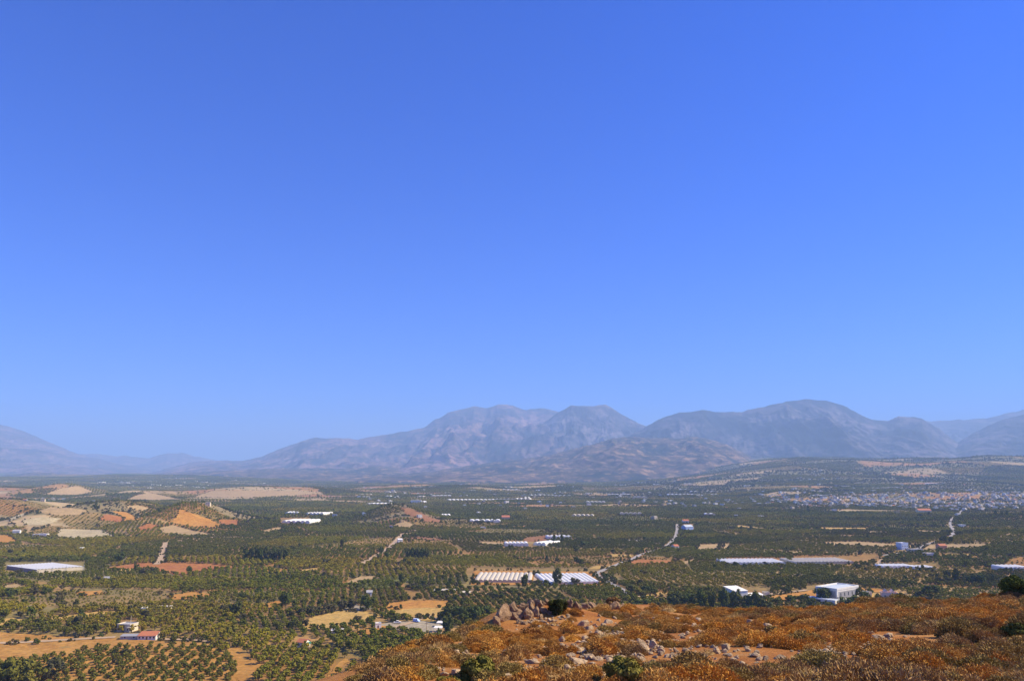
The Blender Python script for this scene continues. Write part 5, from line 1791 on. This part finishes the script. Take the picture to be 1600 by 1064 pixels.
building('hill_house', 26, 834, 10, 8, 5, R(15), WHITE, GREYC, 'white gabled house beside the track under the left hills', 'house', 'gable', 2)
building('hill_house', 67, 838, 14, 9, 4, R(5), WHITE, WHITE, 'white flat-roofed house among dark trees under the left hills', 'house', 'flat', 3)
building('hill_house', 57, 838, 8, 8, 3.5, R(5), WHITE, GREYC, 'smaller white house just beside the flat-roofed one', 'house', 'flat', 2)
building('hilltop_house', 325, 790, 7, 9, 6, R(10), CREAM, CREAM, 'cream house alone on top of the conical hill ridge', 'house', 'flat', 2, 2)
building('blue_shed', 1074, 829, 14, 13, 7, R(25), tint('blue_grey_wall', (.36, .48, .72)), ROOFBLUE, 'blue-walled shed right of the straight grey road', 'shed', 'gable', 3)
building('roadside_house', 1071, 818, 9, 10, 6, R(5), WHITE, TILE, 'white house with reddish roof behind the blue shed', 'house', 'gable', 2)
building('roadside_house', 1055, 857, 8, 8, 3.6, R(25), WHITE, TILE, 'small white house with red roof near the bend of the grey road', 'house', 'gable', 2)
building('block_house', 1410, 858, 12, 10, 8, R(15), tint('pale_blue_wall', (.62, .70, .80)), WHITE, 'tall bluish-white block at the roadside before the bend', 'house', 'flat', 3, 2)
building('roadside_shed', 1430, 863, 20, 9, 4, R(8), CREAM, GREYC, 'cream workshop to the right of the bluish-white block', 'workshop', 'flat', 3)
building('roadside_shed', 1452, 869, 14, 8, 3.5, R(8), WHITE, PLASTICD, 'low white workshop at the end of the roadside row', 'workshop', 'flat', 2)
building('roadside_house', 1471, 857, 12, 8, 4, R(10), tint('brick_wall', (.45, .25, .17)), TILE, 'brick-red house across the road from the workshops', 'house', 'gable', 2)
building('roadside_house', 1503, 823, 8, 9, 4, R(10), WHITE, WHITE, 'white house beside the upper bend of the grey road', 'house', 'flat', 2)
building('factory', 1443, 802, 20, 16, 8, R(3), CREAM, TILE, 'long cream factory with reddish roof below the town', 'factory', 'gable', 5)
building('shed_hall', 650, 786, 16, 20, 9, R(3), WHITE, WHITE, 'tall white shed amid the long strips of the middle plain', 'shed', 'flat', 3)
building('farm_building', 790, 812, 12, 14, 6, R(5), tint('tan_wall', (.55, .42, .30)), TILE, 'tan farm building by the brown ploughed strip', 'farm building', 'gable', 3)
building('warehouse', 1150, 934, 22, 16, 6.5, R(18), WHITE, WHITE, 'bright white warehouse behind the cypress trees', 'warehouse', 'shed', 4, rise=1.8)
building('shed', 1180, 934, 22, 9, 2.6, R(6), WHITE, WHITE, 'low white shed right of the white warehouse', 'shed', 'shed', 2, door=False, rise=.8)
building('shed', 1197, 932, 8, 5, 3.4, R(6), CREAM, CREAM, 'small cream shed at the end of the low white one', 'shed', 'flat', 1)
building('small_house', 1352, 931, 14, 7, 3.2, R(10), CREAM, GREYC, 'small cream house between the hall and the pink house', 'house', 'flat', 2)


def pink_house():
    t, p, w = building('pink_house', 1390, 939, 22, 9, 6.6, R(-14), PINK, TILE, 'two-storey pink house with roof gables behind the slope crest', 'house', 'flat', 3, 2)
    for c in (-2.6, 2.2):
        MB().prism([(c - 1.7, 7.2), (c + 1.7, 7.2), (c, 9.3)], -3.6, 3.2).build('gable', PINK, t)
    MB().box(w / 2 + .01, w / 2 + 3.2, -3.5, 2.5, -1.2, 4.6).build('wing', WHITE, t)
    MB().box(-w / 2, w / 2, -5.6, -4.52, 2.9, 3.05).build('balcony', WHITE, t)


pink_house()


def hall():
    p = gp(1309, 942)
    a = R(38)        # long side runs away to the right
    t = empty('hall', tuple(p), a)
    L, W, H = 32.0, 18.0, 9.4
    MB().box(0, L, 0, W, -1.5, H).build('wall', WHITE, t)
    mb = MB()
    for (x0, x1, y0, y1) in ((-.2, L + .2, -.2, .5), (-.2, L + .2, W - .5, W + .2), (-.2, .5, .5, W - .5), (L - .5, L + .2, .5, W - .5)):
        mb.box(x0, x1, y0, y1, H + .003, H + 1.5)
    mb.build('parapet', WHITE, t)
    MB().prism([(.55, H + .3), (W - .55, H + .3), (W - .55, H + .5), (W / 2, H + 1.2), (.55, H + .5)], .55, L - .55, axis='x').build('roof', ROOFBLUE, t)
    # grey cladding panel on the long side with window slits
    pn = MB().box(2, L - 2, -.12, -.002, 3.5, H - 1.2).build('panel', PANEL, t)
    for i in range(5):
        x = 4.5 + i * 5.6
        MB().box(x, x + 1.1, -.2, -.122, 4.6, 7.2).build('window', GLASSDARK, t)
    pn2 = MB()
    for i in range(16):
        y = 1.2 + i * (W - 2.4) / 16
        pn2.box(-.12, -.002, y, y + (W - 2.4) / 16 - .12, 3.8, H - .7)
    pn2.build('cladding', PANEL, t)
    for i in range(3):
        x = 4 + i * 9.5
        MB().box(x, x + 3.2, -.1, -.003, 0, 3.2).build('door', PANEL, t)
    tag(t, 'large white hall with grey cladding, pale recessed roof and window slits', 'hall')
    # lower wing in front
    q = p + np.array([-2.5, -3, 0])
    t2 = empty('hall_annex', tuple(q), a)
    MB().box(-8, -.4, -4, 20, -1.5, 3.6).build('wall', WHITE, t2)
    MB().box(-7.6, -.8, -3.6, 19.6, 3.604, 3.75).build('roof', ROOFBLUE, t2)
    MB().box(-8.1, -8.004, 8, 17, 1.0, 2.8).build('window', GLASSDARK, t2)
    tag(t2, 'low white wing in front of the large white hall', 'building')
    q = gp(1322, 944)
    t3 = empty('entrance_canopy', tuple(q), a - .5)
    MB().box(-5, 6, -2.4, 2.4, 3.0, 3.4).build('roof', WHITE, t3)
    for x, y in ((-4.6, -2), (5.6, -2), (-4.6, 2), (5.6, 2)): MB().tube([(x, y, -.6), (x, y, 3.0)], [.15, .15], 6).build('post', WHITE, t3)
    tag(t3, 'flat white entrance canopy beside the large white hall', 'canopy')


hall()


# ------------------------------------------------------------------ vehicles in the yard
def wheel(t, x, y, r=.34):
    w = MB().tube([(x, y - .11, r), (x, y + .11, r)], [r, r], 14).build('wheel', RUBBER, t)
    MB().tube([(x, y - .13, r), (x, y + .13, r)], [r * .55, r * .55], 10).build('rim', METAL, w)


def vehicle(name, px, py, rz, body, prof, glass, label, cat, bodym):
    p, k = place(px, py)
    t = empty(name, (p[0], p[1], p[2] + .32), rz)
    MB().prism(prof, -.85, .85).build('body', bodym, t)
    for (pr, y0, y1) in glass:
        MB().prism(pr, y0, y1).build('window', GLASSDARK, t)
    xs = [v[0] for v in prof]
    for x in (min(xs) + .85, max(xs) - .9):
        for y in (-.76, .76): wheel(t, x, y)
    for y in (-.6, .6):
        MB().box(max(xs) + .002, max(xs) + .04, y - .14, y + .14, .68, .84).build('headlight', METAL, t)
    tag(t, label, cat)


vehicle('pickup_truck', 621, 974, R(12), None, [(-2.6, .4), (2.5, .4), (2.5, .95), (1.3, 1.05), (.7, 1.75), (-.7, 1.75), (-.75, 1.0), (-2.6, 1.0)],
        [([(.78, 1.12), (1.12, 1.12), (.72, 1.58)], -.87, .87), ([(-.6, 1.12), (.68, 1.12), (.6, 1.6), (-.6, 1.6)], -.87, .87)], 'white pickup truck parked beside dark tree in the yard', 'pickup truck', WHITE)
vehicle('delivery_van', 651, 972, R(-35), None, [(-2.5, .4), (2.4, .4), (2.4, 1.0), (1.6, 1.2), (1.1, 2.1), (-2.5, 2.15)],
        [([(.3, 1.3), (1.38, 1.3), (1.05, 1.95), (.3, 1.95)], -.87, .87)], 'blue and white van at the edge of the yard below the orange field', 'van', tint('van_blue_white', (.45, .60, .85)))


def pole(px, py, hpx, label, twin=False):
    p, k = place(px, py)
    t = empty('utility_pole', tuple(p), .3)
    h = hpx * k
    MB().tube([(0, 0, -.5), (0, 0, h)], [.17, .12], 7).build('post', BROWNW, t)
    MB().box(-1.1, 1.1, -.07, .07, h - .9, h - .72).build('crossarm', BROWNW, t)
    for x in (-.9, 0.45, .9): MB().tube([(x, 0, h - .72), (x, 0, h - .42)], [.07, .05], 6).build('insulator', GREYC, t)
    tag(t, label, 'utility pole', 'wooden utility poles on the plain')


pole(400, 988, 12, 'wooden utility pole, left of the pair beside the ochre stubble field')
pole(406, 988, 12, 'wooden utility pole, right of the pair beside the ochre stubble field')
pole(547, 992, 13, 'wooden utility pole in front of the small orange patch')
pole(666, 985, 12, 'wooden utility pole by the white canopies of the yard')
pole(300, 1002, 14, 'wooden utility pole on the track beyond the white farmhouse')
